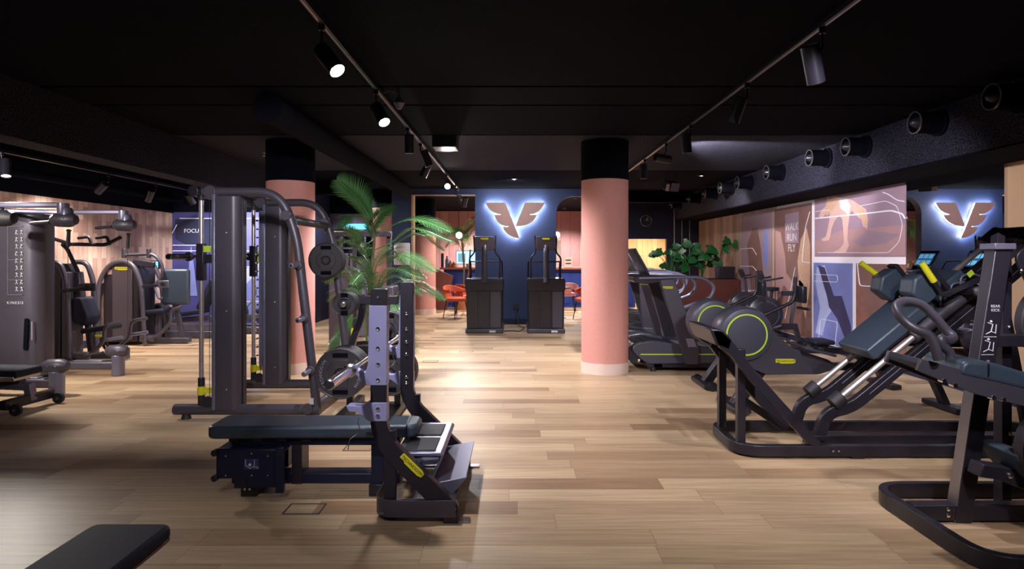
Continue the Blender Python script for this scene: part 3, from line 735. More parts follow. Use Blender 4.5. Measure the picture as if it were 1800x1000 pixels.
# plate tree
def make_tree():
    t = thing('plate_rack', 'black weight plate rack on four feet between palm and bench press station', 'plate rack', (-1.25, 5.85, 0))
    X0, X1, Y0, Y1 = -1.55, -1.1, 5.7, 6.2
    for x in (X0, X1):
        obj('base_rail', B().box(x-.035, x+.035, 5.45, 6.35, .03, .10), 'black_metal', t, .005)
        for y in (5.5, 6.3): obj('rubber_foot', B().cyl((x, y, 0), (x, y, .032), .03), 'rubber', t)
    obj('cross_rail', B().box(X0, X1, 5.87, 5.97, .05, .12), 'black_metal', t, .005)
    for x, s_ in ((X0, 1), (X1, -1)):
        pts = fil([(x, 5.92, .1), (x, 5.92, .65), (x+s_*.12, 5.92, .95), (x+s_*.1, 5.92, 1.14)], .12, 6)
        obj('post', B().bar(pts, .06, .07), 'black_metal', t, .005)
    obj('top_bar', B().box(X0+.0, X1-.0, 5.88, 5.96, 1.05, 1.13), 'black_metal', t, .005)
    for x, z in ((-1.53, .47), (-1.10, .47), (-1.5, 1.08), (-1.12, .86)):
        h = obj('horn', B().cyl((x, 5.93, z), (x, 5.47, z), .024, seg=18), 'chrome', t)
        obj('horn_end', B().lathe([(0, -.004), (.016, -.004), (.025, .004), (0, .004)], (x, 5.468, z), (0, 1, 0), 16), 'brushed', h)
    return t
make_tree()
for i in range(4):
    make_plate((-1.53, 5.50+i*.062, .47), .225, .045, ['large round weight plate with raised lettering, front of the lower left stack', 'weight plate second from the front of the lower left stack', 'weight plate third from the front of the lower left stack', 'rear weight plate of the lower left stack'][i], lettering=i == 0)
for i in range(4):
    make_plate((-1.10, 5.52+i*.055, .47), .225 if i > 1 else .2, .045, ['front weight plate of the stack partly behind the lilac hook plates', 'weight plate second in the stack behind the rack uprights', 'weight plate third in the stack behind the rack uprights', 'rear weight plate of the stack behind the rack uprights'][i], lettering=i == 0)
for i in range(3):
    make_plate((-1.5, 5.52+i*.05, 1.08), .105, .036, ['small round weight plate, front of the upper left peg', 'small weight plate in the middle of the upper left peg', 'small weight plate at the rear of the upper left peg'][i], lettering=False)
for i in range(2):
    make_plate((-1.12, 5.6+i*.055, .86), .15, .042, ['medium weight plate between the two rack uprights, in front of its neighbour', 'medium weight plate between the two rack uprights, behind its neighbour'][i], lettering=False)
# a plate stored high on the smith machine
make_plate((-2.03, 6.74, 1.46), .19, .05, 'round weight plate hung high on the far raked tube of the tall rack', 'weight plates on the tall rack', False)
make_plate((-2.03, 6.80, 1.46), .19, .05, 'round weight plate behind another, high on the far raked tube', 'weight plates on the tall rack', False)

# ------------------------------------------------------------------ hack squat / leg press on the right
def make_hack():
    t = thing('hack_squat_machine', 'black inclined leg press sled with blue-grey back pad, chrome rails and yellow handles', 'leg press', (2.9, 4.95, 0))
    YN, YF = 4.67, 5.2
    loop = fil([(1.68, YN, .055), (4.35, YN, .055), (4.35, YF+.15, .055), (1.68, YF+.15, .055)], .2, 8, True)
    obj('base_frame', B().sweep(loop, [(-.03, -.04), (.03, -.04), (.03, .04), (-.03, .04)], True, (0, 0, 1)), 'black_metal', t, .005)
    for x, y in ((1.74, YN+.1), (1.74, YF), (4.2, YN), (4.2, YF+.1), (2.55, YN)): obj('foot', B().box(x-.05, x+.05, y-.03, y+.03, 0, .03), 'rubber', t)
    obj('base_spine', B().box(2.3, 4.33, 4.9, 5.0, .02, .10), 'black_metal', t, .005)
    for y in (YN, YF):
        out = [(1.47, .955), (1.53, .955), (1.62, .87), (1.80, .635), (2.30, .09), (2.20, .09), (1.74, .595), (1.60, .78), (1.52, .82)]
        obj('side_arch', B().prism(fil2(out, .05, 5), y-.03, y+.03), 'black_metal', t, .005, label='swept black side beam')
        obj('post', B().box(1.69, 1.75, y+(.06 if y == YN else -.04), y+(.12 if y == YN else .02), .09, .80 if y == YN else .84), 'black_metal', t, .004)
    obj('top_hoop', B().prism([(1.45, .965), (1.55, .955), (1.62, .88), (1.60, .80), (1.50, .84)], YN-.03, YF+.03), 'black_metal', t, .012)
    # standing platform
    pl = obj('foot_platform', B().bar([(1.64, 4.935, .82), (1.98, 4.935, .445)], .02, .44), 'charcoal', t, .004)
    obj('tread_sheet', B().bar([(1.66, 4.935, .80), (1.96, 4.935, .468)], .028, .38), 'rubber', pl, .003)
    obj('platform_brace', B().bar([(1.76, 4.935, .40), (2.12, 4.935, .16)], .06, .1), 'black_metal', t, .004)
    d = V((1.54, 0, 1.28)).normalized(); nrm = V((-d.z, 0, d.x))
    for y in (4.82, 5.22):
        a = V((2.47, y, .38)); e = a+d*2.0
        rl = obj('guide_rod', B().cyl(a, e, .0225, seg=24), 'rod_steel', t)
        obj('bumper', B().cyl(a-d*.03, a+d*.07, .058, seg=28), 'rubber', rl, .006)
        off = -nrm*.12
        pts = fil([(2.33, y, .07), (2.40, y, .30)] + [tuple(V((2.56, y, .40))+off*.0+V((.03, 0, -.06))), tuple(e+off)], .18, 8)
        bm_ = obj('rail_beam', B().bar(pts, .085, .06), 'black_metal', t, .005)
        obj('beam_edge_line', B().bar([V((2.72, y-.031, .45)), V((2.72, y-.031, .45))+d*1.5], .004, .002), 'print_grey', bm_)
        obj('end_stop', B().cyl(e-d*.12, e+d*.06, .07, seg=24), 'black_metal', rl, .01)
        obj('foot_bracket', B().box(2.28, 2.42, y-.04, y+.04, .09, .13), 'black_metal', bm_, .004)
    e = V((2.47, 5.0, .38))+d*2.0
    obj('top_block', B().obox(e-nrm*.05+d*.02, (.16, .52, .16), (0, -math.atan2(d.z, d.x), 0)), 'black_metal', t, .015)
    for y in (YN+.03, YF+.05): obj('rear_support', B().bar([(4.0, y, 1.55), (4.3, y, .09)], .08, .05), 'black_metal', t, .005)
    full = None
    # back pad
    c0 = V((2.75, 0, .72)); 
    o0 = c0+nrm*.03
    P_ = lambda s_, n_: (o0+d*s_+nrm*n_)
    def slab(name, s0, s1, n0, n1, y0, y1, m, par, bev, **k):
        pts = [P_(s0, n0), P_(s1, n0), P_(s1, n1), P_(s0, n1)]
        return obj(name, B().prism([(p.x, p.z) for p in pts], y0, y1), m, par, bev, 4, **k)
    slab('pad_board', .03, .95, -.075, -.05, 4.83, 5.21, 'black_metal', t, .004)
    slab('back_pad', 0, .62, -.05, .045, 4.80, 5.24, 'leather', t, .014, label='blue-grey back pad')
    slab('head_pad', .635, .98, -.05, .04, 4.84, 5.20, 'leather', t, .014, label='blue-grey upper pad')
    # shoulder pads
    for y0, y1 in ((4.72, 4.90), (5.14, 5.30)):
        pts = [P_(.54, .05), P_(.68, .05), P_(.74, .11), P_(.74, .25), P_(.60, .27), P_(.51, .19)]
        sp_ = obj('shoulder_pad', B().prism([(p.x, p.z) for p in pts], y0, y1), 'leather', t, .02, 4, label='blue-grey shoulder pad')
        obj('pad_backing', B().prism([(p.x, p.z) for p in [P_(.745, .03), P_(.78, .03), P_(.78, .26), P_(.745, .26)]], y0+.02, y1-.02), 'black_metal', sp_, .004)
    for y, a, m1, e2, s_ in ((4.66, (3.19, 4.66, 1.21), (3.128, 4.66, 1.312), (3.035, 4.66, 1.452), .9), (5.33, (3.20, 5.33, 1.27), (3.105, 5.33, 1.335), (2.95, 5.33, 1.447), .8)):
        a, m1, e2 = V(a), V(m1), V(e2)
        hd = obj('release_handle', B().cyl(a, m1, .015), 'black_metal', t)
        obj('grip', B().cyl(m1, e2, .023, seg=20), 'yellow', hd, .004, label='yellow hand grip')
        obj('handle_link', B().bar([a, P_(s_+.05, -.02)+V((0, y, 0))], .04, .03), 'black_metal', hd, .004)
    # carriage on the rods
    for y in (4.82, 5.22):
        a = V((2.47, y, .38))+d*.78
        obj('linear_housing', B().cyl(a, a+d*.62, .052, seg=28), 'charcoal', t, .006)
    pp = P_(.85, -.09)
    obj('carriage_plate', B().obox((pp.x, 5.02, pp.z), (.5, .44, .03), (0, -math.atan2(d.z, d.x), 0)), 'black_metal', t, .005)
    for s_ in (.95, 1.12):
        q = P_(s_, -.02); 
    q = V((3.42, 4.95, 1.245))
    hb = obj('horn_beam', B().cyl((q.x, 4.62, q.z), (q.x, 5.36, q.z), .035, seg=20), 'black_metal', t)
    for s_, y in ((-1, 4.62), (1, 5.36)):
        obj('weight_horn', B().lathe([(0, 0), (.036, 0), (.036, .02), (.025, .024), (.025, .26), (0, .26)], (q.x, y, q.z), (0, s_, 0), 20), 'brushed', hb, label='chrome plate horn')
    obj('horn_bracket', B().bar([P_(.70, -.08)+V((0, 4.95, 0)), (q.x, 4.95, q.z-.02)], .1, .3), 'black_metal', t, .006)
    for k in range(3):
        p = P_(.66+.1*k, -.05); p.y = 4.80
        obj('cable_hose', B().tube(fil([p, p+nrm*.08+d*.06, p+nrm*.02+d*.16, p+d*.2-nrm*.1], .05, 5), .009, 8), 'grey_metal', t)
    obj('warning_label', B().obox((P_(.98, .0)+V((0, 4.78, 0))), (.05, .004, .04), (0, -.7, 0)), 'lime', t, label='small yellow warning sticker')
    for x in (2.36, 2.40): obj('bolt', B().cyl((x, YN-.035, .06), (x, YN-.042, .06), .008, seg=10), 'chrome', t)
    return t
make_hack()

# ------------------------------------------------------------------ nearest machine, right edge
def make_front():
    t = thing('plate_loaded_machine', 'black plate-loaded machine with curved grips and slanted blue-grey pad, cut by the right edge', 'weight machine', (2.9, 3.4, 0))
    loop = fil([(2.225, 2.93, .05), (4.1, 2.93, .05), (4.1, 3.9, .05), (2.225, 3.9, .05)], .2, 8, True)
    obj('base_loop', B().sweep(loop, [(-.025, -.045), (.025, -.045), (.025, .045), (-.025, .045)], True, (0, 0, 1)), 'black_metal', t, .005)
    sp_ = obj('base_spine', B().box(2.25, 4.08, 3.52, 3.60, .012, .10), 'black_metal', t, .004)
    for z in (.045, .08): obj('bolt', B().lathe([(.011, 0), (.011, .006), (.005, .01), (0, .01)], (2.44, 3.52, z), (0, -1, 0), 12), 'chrome', sp_)
    for x, y in ((2.3, 3.0), (2.3, 3.85), (3.9, 3.0), (3.9, 3.85)): obj('rubber_foot', B().cyl((x, y, 0), (x, y, .012), .03), 'rubber', t)
    up = obj('upright', B().bar([(2.525, 3.56, .0), (2.755, 3.56, 1.56)], .095, .085), 'black_metal', t, .006)
    obj('upright_strip', B().bar([(2.477, 3.56, .0), (2.706, 3.56, 1.53)], .004, .08), 'brushed', up, .001, label='lighter grey edge face of the upright')
    obj('upright_cap', B().box(2.69, 2.81, 3.50, 3.62, 1.54, 1.575), 'grey_metal', up, .004)
    obj('placard', B().prism([(2.665, 1.27), (2.705, 1.27), (2.645, .82), (2.60, .82)], 3.512, 3.516), 'black_metal', up, label='exercise placard with white figures')
    # printed figures (small line drawings)
    for k, z in enumerate((1.10, 1.00)):
        x = 2.675+(-.015*k)
        b = B().tube([(x-.03, 3.511, z-.035), (x+.0, 3.511, z-.02), (x+.01, 3.511, z+.02), (x-.02, 3.511, z+.03)], .0025, 5).tube([(x+.0, 3.511, z-.02), (x+.025, 3.511, z-.03), (x+.03, 3.511, z+.02)], .0025, 5)
        b.sphere((x-.0, 3.511, z+.036), .007, 8); b.bar([(x-.04, 3.511, z-.05), (x+.03, 3.511, z-.05)], .003, .002)
        obj('exercise_figure', b, 'print_white', up)
    text('placard_lettering', 'REAR\nKICK', .022, TM((2.70, 3.511, 1.21)), 'print_white', up, .0005)
    obj('red_mark', B().cyl((2.635, 3.511, .90), (2.635, 3.508, .90), .013, seg=14), 'planter_wood', up)
    obj('info_mark', B().box(2.65, 2.665, 3.509, 3.511, .86, .92), 'print_grey', up)
    # second pair of posts with bolted plates
    for x in (2.90, 3.12):
        po = obj('rear_post', B().box(x, x+.06, 3.72, 3.79, .02, 1.52), 'black_metal', t, .004)
        for z in (.45, .7, .78, 1.0, 1.08, 1.37): obj('bolt', B().lathe([(.013, 0), (.013, .007), (.006, .012), (0, .012)], (x+.045, 3.72, z), (0, -1, 0), 12), 'chrome', po)
    pv = obj('pivot_plate', B().prism(fil2([(2.80, 1.50), (2.86, 1.56), (3.3, 1.54), (3.4, 1.2), (3.1, .9), (2.98, 1.12)], .05, 4), 3.50, 3.52), 'black_metal', t, .003, label='bolted pivot plate')
    for x, z in ((2.88, 1.50), (2.92, 1.53), (2.96, 1.44), (3.0, 1.47), (2.84, 1.42), (2.90, 1.33)):
        obj('bolt', B().lathe([(.016, 0), (.016, .008), (.007, .014), (0, .014)], (x, 3.5, z), (0, -1, 0), 12), 'chrome', pv)
    obj('tie_bar', B().box(2.75, 3.3, 3.6, 3.66, .98, 1.05).box(2.96, 3.3, 3.6, 3.66, .66, .73), 'black_metal', t, .005)
    obj('side_link', B().bar([(2.775, 3.60, 1.52), (2.83, 3.66, 1.62)], .05, .05), 'black_metal', t, .004)
    # cantilever beam and pad
    beam = [(2.055, .985), (2.035, .925), (2.33, .805), (2.75, .70), (3.2, .64), (3.2, .76), (2.72, .845), (2.36, .905)]
    for y in (3.17, 3.44):
        obj('seat_beam', B().prism(beam, y-.012, y+.012), 'charcoal', t, .003, label='curved plate beam')
    obj('beam_web', B().prism([(2.05, .94), (2.34, .83), (3.1, .67), (3.1, .70), (2.34, .86), (2.06, .955)], 3.18, 3.43), 'black_metal', t)
    for x, z in ((2.17, .872), (2.225, .85), (2.42, .788), (2.47, .778)): obj('lock_nut', B().cyl((x, 3.155, z), (x, 3.19, z-.0), .012, seg=10), 'chrome', t)
    pd = [(2.24, .905), (2.27, .975), (2.42, .965), (2.68, .885), (3.3, .80), (3.3, .72), (2.7, .80), (2.45, .86)]
    obj('thigh_pad', B().prism(fil2(pd, .03, 4), 3.15, 3.46), 'leather', t, .03, 5, label='slanted blue-grey pad')
    obj('pad_seam', B().bar([(2.385, 3.147, .90), (2.385, 3.147, .96)], .006, .01), 'leather_dark', t)
    pts = [at(1650, 632, 3.12), at(1644, 610, 3.12), at(1634, 587, 3.13), at(1606, 578, 3.14), at(1583, 559, 3.18), at(1573, 538, 3.26), at(1589, 527, 3.34), at(1620, 534, 3.38), at(1643, 556, 3.38), at(1664, 582, 3.38), at(1677, 592, 3.36), at(1668, 600, 3.32), at(1652, 594, 3.28), at(1655, 606, 3.28), at(1671, 619, 3.28), at(1670, 638, 3.28)]
    obj('curved_grip', B().tube(fil(pts, .06, 5), .0235, 16), 'charcoal', t, label='bent charcoal hand grip')
    # lower arm, small pad and plate
    ar = [(2.50, .315), (2.60, .30), (3.3, .03), (3.3, .14), (2.68, .36), (2.52, .385)]
    obj('lower_arm', B().prism(ar, 3.36, 3.46), 'black_metal', t, .006)
    pd = [(2.63, .46), (2.70, .47), (3.3, .22), (3.3, .12), (2.72, .32), (2.67, .38)]
    obj('roller_pad', B().prism(fil2(pd, .02, 3), 3.28, 3.54), 'leather', t, .02, 4, label='lower blue-grey pad')
    obj('pad_bolt', B().lathe([(.016, 0), (.016, .008), (.007, .014), (0, .014)], (2.66, 3.36, .325), (0, -1, 0), 12), 'chrome', t)
    obj('horn_arm', B().bar([(2.80, 3.30, .74), (2.93, 3.30, .52)], .06, .06), 'black_metal', t, .005)
    obj('plate_horn', B().cyl((2.86, 3.5, .50), (2.86, 3.1, .50), .025, seg=20), 'chrome', t)
    for x, z in ((2.76, .745), (2.81, .73)): obj('bolt', B().cyl((x, 3.25, z), (x, 3.27, z), .016, seg=12), 'chrome', t)
    return t
make_front()
for i in range(2):
    make_plate((2.86, 3.18+i*.07, .50), .225, .055, ['black weight plate at the right edge on the nearest machine, the one in front', 'black weight plate at the right edge on the nearest machine, the one behind'][i], 'weight plates on the nearest machine', i == 0)
make_plate((3.14, 3.60, 1.12), .225, .05, 'big weight plate with lettering behind the bolted plate at the right edge', 'weight plates on the nearest machine', True)
# ------------------------------------------------------------------ curved treadmills
def make_treadmill(loc, label, sticker=True):
    t = thing('treadmill', label, 'treadmill', (0, 0, 0), 'treadmills behind the right pink column')
    W = .82
    body = fil2([(.0, .30), (.06, .37), (.28, .41), (.6, .36), (1.1, .33), (1.75, .42), (1.86, .34), (1.8, .12), (.22, .10), (.08, .20)], .06, 5)
    for y in (0, W-.09):
        sd = obj('side_cover', B().prism(body, y, y+.09), 'plastic_grey', t, .015, 3)
        obj('lime_stripe', B().box(.12, 1.74, y-.003, y+.004 if y == 0 else y+.093, .222, .236), 'lime', sd, label='thin lime stripe')
    belt = [(.05, .33), (.28, .385), (.6, .33), (1.1, .30), (1.72, .385), (1.8, .30), (1.7, .14), (.2, .13), (.06, .22)]
    bt = obj('slat_belt', B().prism(fil2(belt, .05, 4), .09, W-.09), 'rubber', t)
    for k in range(26):
        x = .1+k*.064
        z = .335+.055*math.exp(-((x-.26)/.14)**2)-.03*math.exp(-((x-1.05)/.35)**2)+.045*max(0, (x-1.3)/.45)
        obj('slat', B().obox((x, W/2, z), (.05, W-.19, .012), (0, 0, 0)), 'rubber', bt)
    obj('front_roller_cover', B().prism(fil2([(-.03, .16), (-.03, .30), (.05, .37), (.10, .36), (.10, .10), (.02, .10)], .04, 4), .05, W-.05), 'plastic', t, .015)
    obj('base_rail', B().box(.22, 1.78, .03, .10, .05, .12).box(.22, 1.78, W-.10, W-.03, .05, .12).box(.3, .42, .03, W-.03, .05, .11), 'black_metal', t, .006)
    for x in (.3, 1.7):
        for y in (.06, W-.06): obj('foot', B().cyl((x, y, 0), (x, y, .052), .035, .028), 'rubber', t)
    for y in (-.04, W-.02):
        pl = obj('upright', B().prism([(.37, 1.20), (.55, 1.22), (.88, .30), (.86, .10), (.70, .10)], y, y+.055), 'charcoal', t, .012, label='slanted flat upright')
        hr = fil([(.10, y+.03, 1.22), (.92, y+.03, 1.235), (1.09, y+.03, 1.12), (1.03, y+.03, .96), (.58, y+.03, .80)], .1, 8)
        obj('handrail', B().tube(hr, .022, 14), 'grey_metal', t)
    obj('console_bar', B().prism(fil2([(.05, 1.16), (.02, 1.23), (.12, 1.26), (.55, 1.245), (.53, 1.19), (.2, 1.14)], .03, 4), .0, W), 'plastic', t, .01)
    sc_ = obj('console', B().prism(fil2([(.06, 1.60), (.09, 1.615), (.28, 1.26), (.25, 1.24)], .012, 3), .14, W-.14), 'plastic', t, .008, label='tilted display')
    # the display face looks towards the runner (+x)
    a, e = V((.095, 0, 1.59)), V((.265, 0, 1.29)); d = (e-a).normalized(); n_ = V((-d.z, 0, d.x)); n_ = n_ if n_.x > 0 else -n_
    obj('screen', B().obox(tuple((a+e)/2+n_*.012+V((0, W/2, 0))), (.004, .44, .26), (0, -math.atan2(d.x, -d.z), 0)), 'screen', sc_, label='lit blue screen')
    for iy in range(3):
        for iz in range(2):
            c_ = a.lerp(e, .3+.38*iz)+n_*.0145+V((0, .27+iy*.14, 0))
            obj('screen_tile', B().obox(tuple(c_), (.004, .11, .085), (0, -math.atan2(d.x, -d.z), 0)), 'screen_tile', sc_)
    obj('console_back_badge', B().obox(tuple((a+e)/2-n_*.03+V((0, W/2, .04))), (.004, .16, .03), (0, -math.atan2(d.x, -d.z), 0)), 'lime', sc_)
    bd, Mx = badge(t, (.47, -.045, 1.10), .13)
    text('badge_lettering', 'TECHNOGYM', .019, Mx@Matrix.Translation((0, 0, .003)), 'badge_ink', bd, .0008)
    if sticker: obj('sticker', B().prism([(.73, .33), (.84, .33), (.80, .44), (.70, .44)], -.046, -.041), 'print_grey', t, label='white warning sticker')
    t.location = loc
    return t
tm = make_treadmill((1.52, 8.14, 0), 'curved treadmill with lime stripe, nearest of the row behind the pink column')
for k, lab in enumerate(('second treadmill of the row, just behind the nearest one', 'third treadmill of the row, mostly hidden by the column', 'fourth treadmill of the row, its display beside the plants', 'farthest treadmill of the row, in front of the planter')):
    dup(tm, ((1.46, 1.8, 1.95, 2.1)[k], 9.3+k*1.12, 0), label=lab)

# ------------------------------------------------------------------ rowers
def make_rower(label):
    t = thing('rowing_machine', label, 'rowing machine', (0, 0, 0), 'rowing machines by the picture wall')
    # local origin below the drum, x along the rail away from the drum, y=0 near side
    zc = .75
    dr = obj('flywheel_drum', B().lathe([(0, .0), (.20, .0), (.245, .01), (.265, .05), (.265, .26), (.245, .30), (0, .30)], (0, 0, zc), (0, 1, 0), 56), 'plastic_grey', t)
    obj('lime_ring', B().lathe([(.186, -.004), (.20, -.004), (.20, .004), (.186, .004)], (0, 0, zc), (0, 1, 0), 56, True), 'lime', dr, label='lime green ring')
    obj('rear_lime_ring', B().lathe([(.186, .296), (.20, .296), (.20, .304), (.186, .304)], (0, 0, zc), (0, 1, 0), 56, True), 'lime', dr)
    out = [(-.06, .62), (-.12, .50), (.02, .44), (.20, .36), (.72, .36), (.90, .42), (.82, .50), (.45, .62), (.26, .80), (.1, .82)]
    bd_ = obj('body_cover', B().prism(fil2(out, .03, 4), .05, .25), 'charcoal', t, .015, 3)
    obj('front_leg', B().prism(fil2([(.20, .50), (.32, .50), (-.02, .02), (-.14, .02)], .015, 2), .09, .21), 'black_metal', t, .008)
    obj('front_foot', B().box(-.16, .0, -.12, .42, .02, .07), 'black_metal', t, .01)
    for y in (-.12, .42): obj('foot_cap', B().cyl((-.08, y-.02, .045), (-.08, y+.02, .045), .045), 'rubber', t)
    full_badge(t, (.39, .045, .49), .19)
    rl = obj('rail', B().bar([(.7, .15, .43), (2.05, .15, .40)], .07, .09), 'black_metal', t, .008)
    st = obj('seat', B().obox((1.25, .15, .52), (.24, .30, .05)), 'leather_dark', t, .02)
    obj('seat_carriage', B().box(1.17, 1.33, .08, .22, .43, .50), 'black_metal', st, .01)
    obj('rear_leg', B().bar([(1.85, .15, .38), (2.0, .15, .05)], .06, .1), 'black_metal', t, .006)
    obj('rear_foot', B().box(1.93, 2.06, -.1, .40, .01, .06), 'black_metal', t, .01)
    for y in (-.06, .28):
        fr_ = obj('foot_rest', B().obox((.66, y, .60), (.30, .11, .025), (0, .25, 0)), 'plastic_grey', t, .008)
        obj('strap', B().obox((.66, y, .63), (.05, .12, .03), (0, .25, 0)), 'rubber', fr_, .008)
    arm = fil([(.17, .15, .90), (.50, .15, 1.05), (.53, .15, 1.12), (.53, .15, 1.30)], .05, 5)
    ar = obj('display_arm', B().tube(arm, .018, 12), 'black_metal', t)
    mo = obj('display', B().box(.55, .60, .04, .26, 1.05, 1.21), 'plastic', ar, .01)
    obj('handle', B().cyl((.56, -.08, 1.0), (.66, .38, .98), .014), 'rubber', t)
    return t
rw = make_rower('rowing machine with lime ringed drum, nearest of the rowers behind the inclined leg press')
rw.location = (2.23, 6.0, 0)
dup(rw, (2.28, 7.1, 0), label='second rowing machine with lime ringed drum, left of the nearest rower')
def make_bike(label):
    t = thing('exercise_bike', label, 'exercise bike', (0, 0, 0), 'exercise bikes before the brown pictures')
    dr = obj('fan_housing', B().lathe([(0, -.12), (.25, -.12), (.29, -.09), (.29, .09), (.25, .12), (0, .12)], (0, 0, .56), (0, 1, 0), 48), 'plastic', t)
    obj('housing_ring', B().lathe([(.2, -.124), (.215, -.124), (.215, -.116), (.2, -.116)], (0, 0, .56), (0, 1, 0), 40, True), 'charcoal', dr)
    obj('frame_beam', B().bar([(-.05, 0, .35), (.55, 0, .35)], .10, .09), 'black_metal', t, .01)
    for x in (-.1, .6):
        obj('foot_bar', B().box(x-.04, x+.04, -.27, .27, .0, .07), 'black_metal', t, .01)
        obj('strut', B().bar([(x, 0, .06), (x+(.05 if x < 0 else -.08), 0, .36)], .07, .07), 'black_metal', t, .006)
    obj('seat_post', B().bar([(.45, 0, .35), (.52, 0, .86)], .05, .05), 'charcoal', t, .006)
    obj('saddle', B().prism(fil2([(.30, -.03), (.30, .03), (.50, .10), (.62, .11), (.62, -.11), (.50, -.10)], .04, 4), .86, .93, 'xy'), 'leather_dark', t, .02, 3)
    obj('handle_post', B().bar([(.05, 0, .80), (.0, 0, 1.12)], .05, .05), 'charcoal', t, .006)
    for s_ in (-1, 1):
        obj('handlebar', B().tube(fil([(.0, 0, 1.1), (.0, s_*.22, 1.12), (.22, s_*.24, 1.16)], .08, 5), .015, 10), 'rubber', t)
        cr = obj('crank', B().bar([(.25, s_*.10, .38), (.25+s_*.14, s_*.13, .34)], .03, .02), 'grey_metal', t, .004)
        obj('pedal', B().box(.25+s_*.14-.04, .25+s_*.14+.04, s_*.15-.04, s_*.15+.04, .325, .35), 'rubber', cr, .006)
    cs = obj('console', B().obox((-.05, 0, 1.2), (.04, .2, .14), (0, -.4, 0)), 'plastic', t, .01)
    obj('screen', B().obox((-.028, 0, 1.208), (.003, .16, .10), (0, -.4, 0)), 'screen', cs)
    return t
bk = make_bike('dark fan bike beyond the rowing machines, nearer of the two')
bk.location = (4.1, 10.3, 0)
dup(bk, (4.3, 11.7, 0), label='dark fan bike beyond the rowing machines, nearer the planter')

# ------------------------------------------------------------------ stair climbers
def make_climber(label):
    t = thing('stair_climber', label, 'stair climber', (0, 0, 0), 'stair climbers before the logo wall')
    obj('base', B().box(-.37, .37, 0, 1.3, .0, .09), 'plastic_grey', t, .02, 3)
    bd_ = obj('body_cover', B().prism(fil2([(-.345, .08), (.345, .08), (.36, .9), (.35, 1.0), (-.35, 1.0), (-.36, .9)], .03, 4), .03, 1.2), 'plastic', t, .02, 3)
    obj('top_cowl', B().prism(fil2([(-.37, .83), (.37, .83), (.375, 1.02), (.36, 1.07), (-.36, 1.07), (-.375, 1.02)], .03, 4), .0, .9), 'plastic', t, .02, 3)
    obj('centre_panel', B().box(-.14, .10, .018, .035, .10, .83), 'plastic', bd_, .006)
    obj('panel_groove', B().box(-.155, -.145, .012, .034, .12, .80), 'plastic_grey', bd_)
    obj('side_panel', B().box(.12, .32, .02, .035, .11, .82), 'plastic_grey', bd_, .006)
    obj('label_plate', B().box(.10, .22, -.004, .002, .02, .06), 'print_white', t, label='small white label')
    ms = obj('mast', B().tube(fil([(0, .08, .95), (0, .02, 1.10), (0, .10, 1.62), (0, .2, 1.75)], .1, 5), .055, 20), 'charcoal', t)
    obj('mast_cap', B().cyl((0, .0, .98), (0, .05, 1.12), .062), 'charcoal', ms, .008)
    cs = obj('console', B().prism(fil2([(-.20, 1.90), (.18, 1.90), (.22, 1.68), (.17, 1.62), (-.17, 1.62), (-.20, 1.68)], .02, 3), .12, .19), 'charcoal', t, .012)
    obj('screen', B().box(-.17, .16, .19, .194, 1.66, 1.87), 'screen', cs, label='lit screen on the far side')
    full_badge(cs, (0, .115, 1.85), .15)
    for s_ in (-1, 1):
        pts = fil([(s_*.29, .25, 1.02), (s_*.30, .22, 1.48), (s_*.20, .2, 1.58), (s_*.215, .2, 1.92)], .06, 5)
        obj('hand_rail', B().tube(pts, .017, 12), 'black_metal', t)
        obj('side_rail', B().tube(fil([(s_*.30, .22, 1.42), (s_*.33, .9, 1.40), (s_*.33, 1.2, .9)], .1, 5), .017, 12), 'black_metal', t)
    obj('cross_rail', B().cyl((-.27, .2, 1.40), (.27, .2, 1.40), .014), 'black_metal', t)
    for k in range(4):
        obj('step', B().box(-.28, .28, 1.2-.0+k*.0, 1.28, .15+k*.2, .19+k*.2), 'rubber', t, .006)
    return t
cl = make_climber('black stair climber machine left of the winged sign, seen from its front')
cl.location = (-.585, 12.2, 0)
dup(cl, (.625, 12.2, 0), label='black stair climber machine right of the winged sign, beside the pink column')
t = tag(obj('wall_socket', B().box(-.02, .09, 13.87, 13.9, .33, .46), 'plastic', bevel=.006), 'black wall socket low on the navy wall between the stair climbers', 'socket')
cbp = obj('power_cable', B().tube(fil([(-.2, 12.5, .01), (-.02, 12.6, .012), (.1, 12.45, .01), (.22, 12.8, .05), (.1, 13.4, .012), (.03, 13.86, .34)], .1, 5), .009, 6), 'rubber')
tag(cbp, 'black power cable loosely curled on the floor between the stair climbers', 'cable')

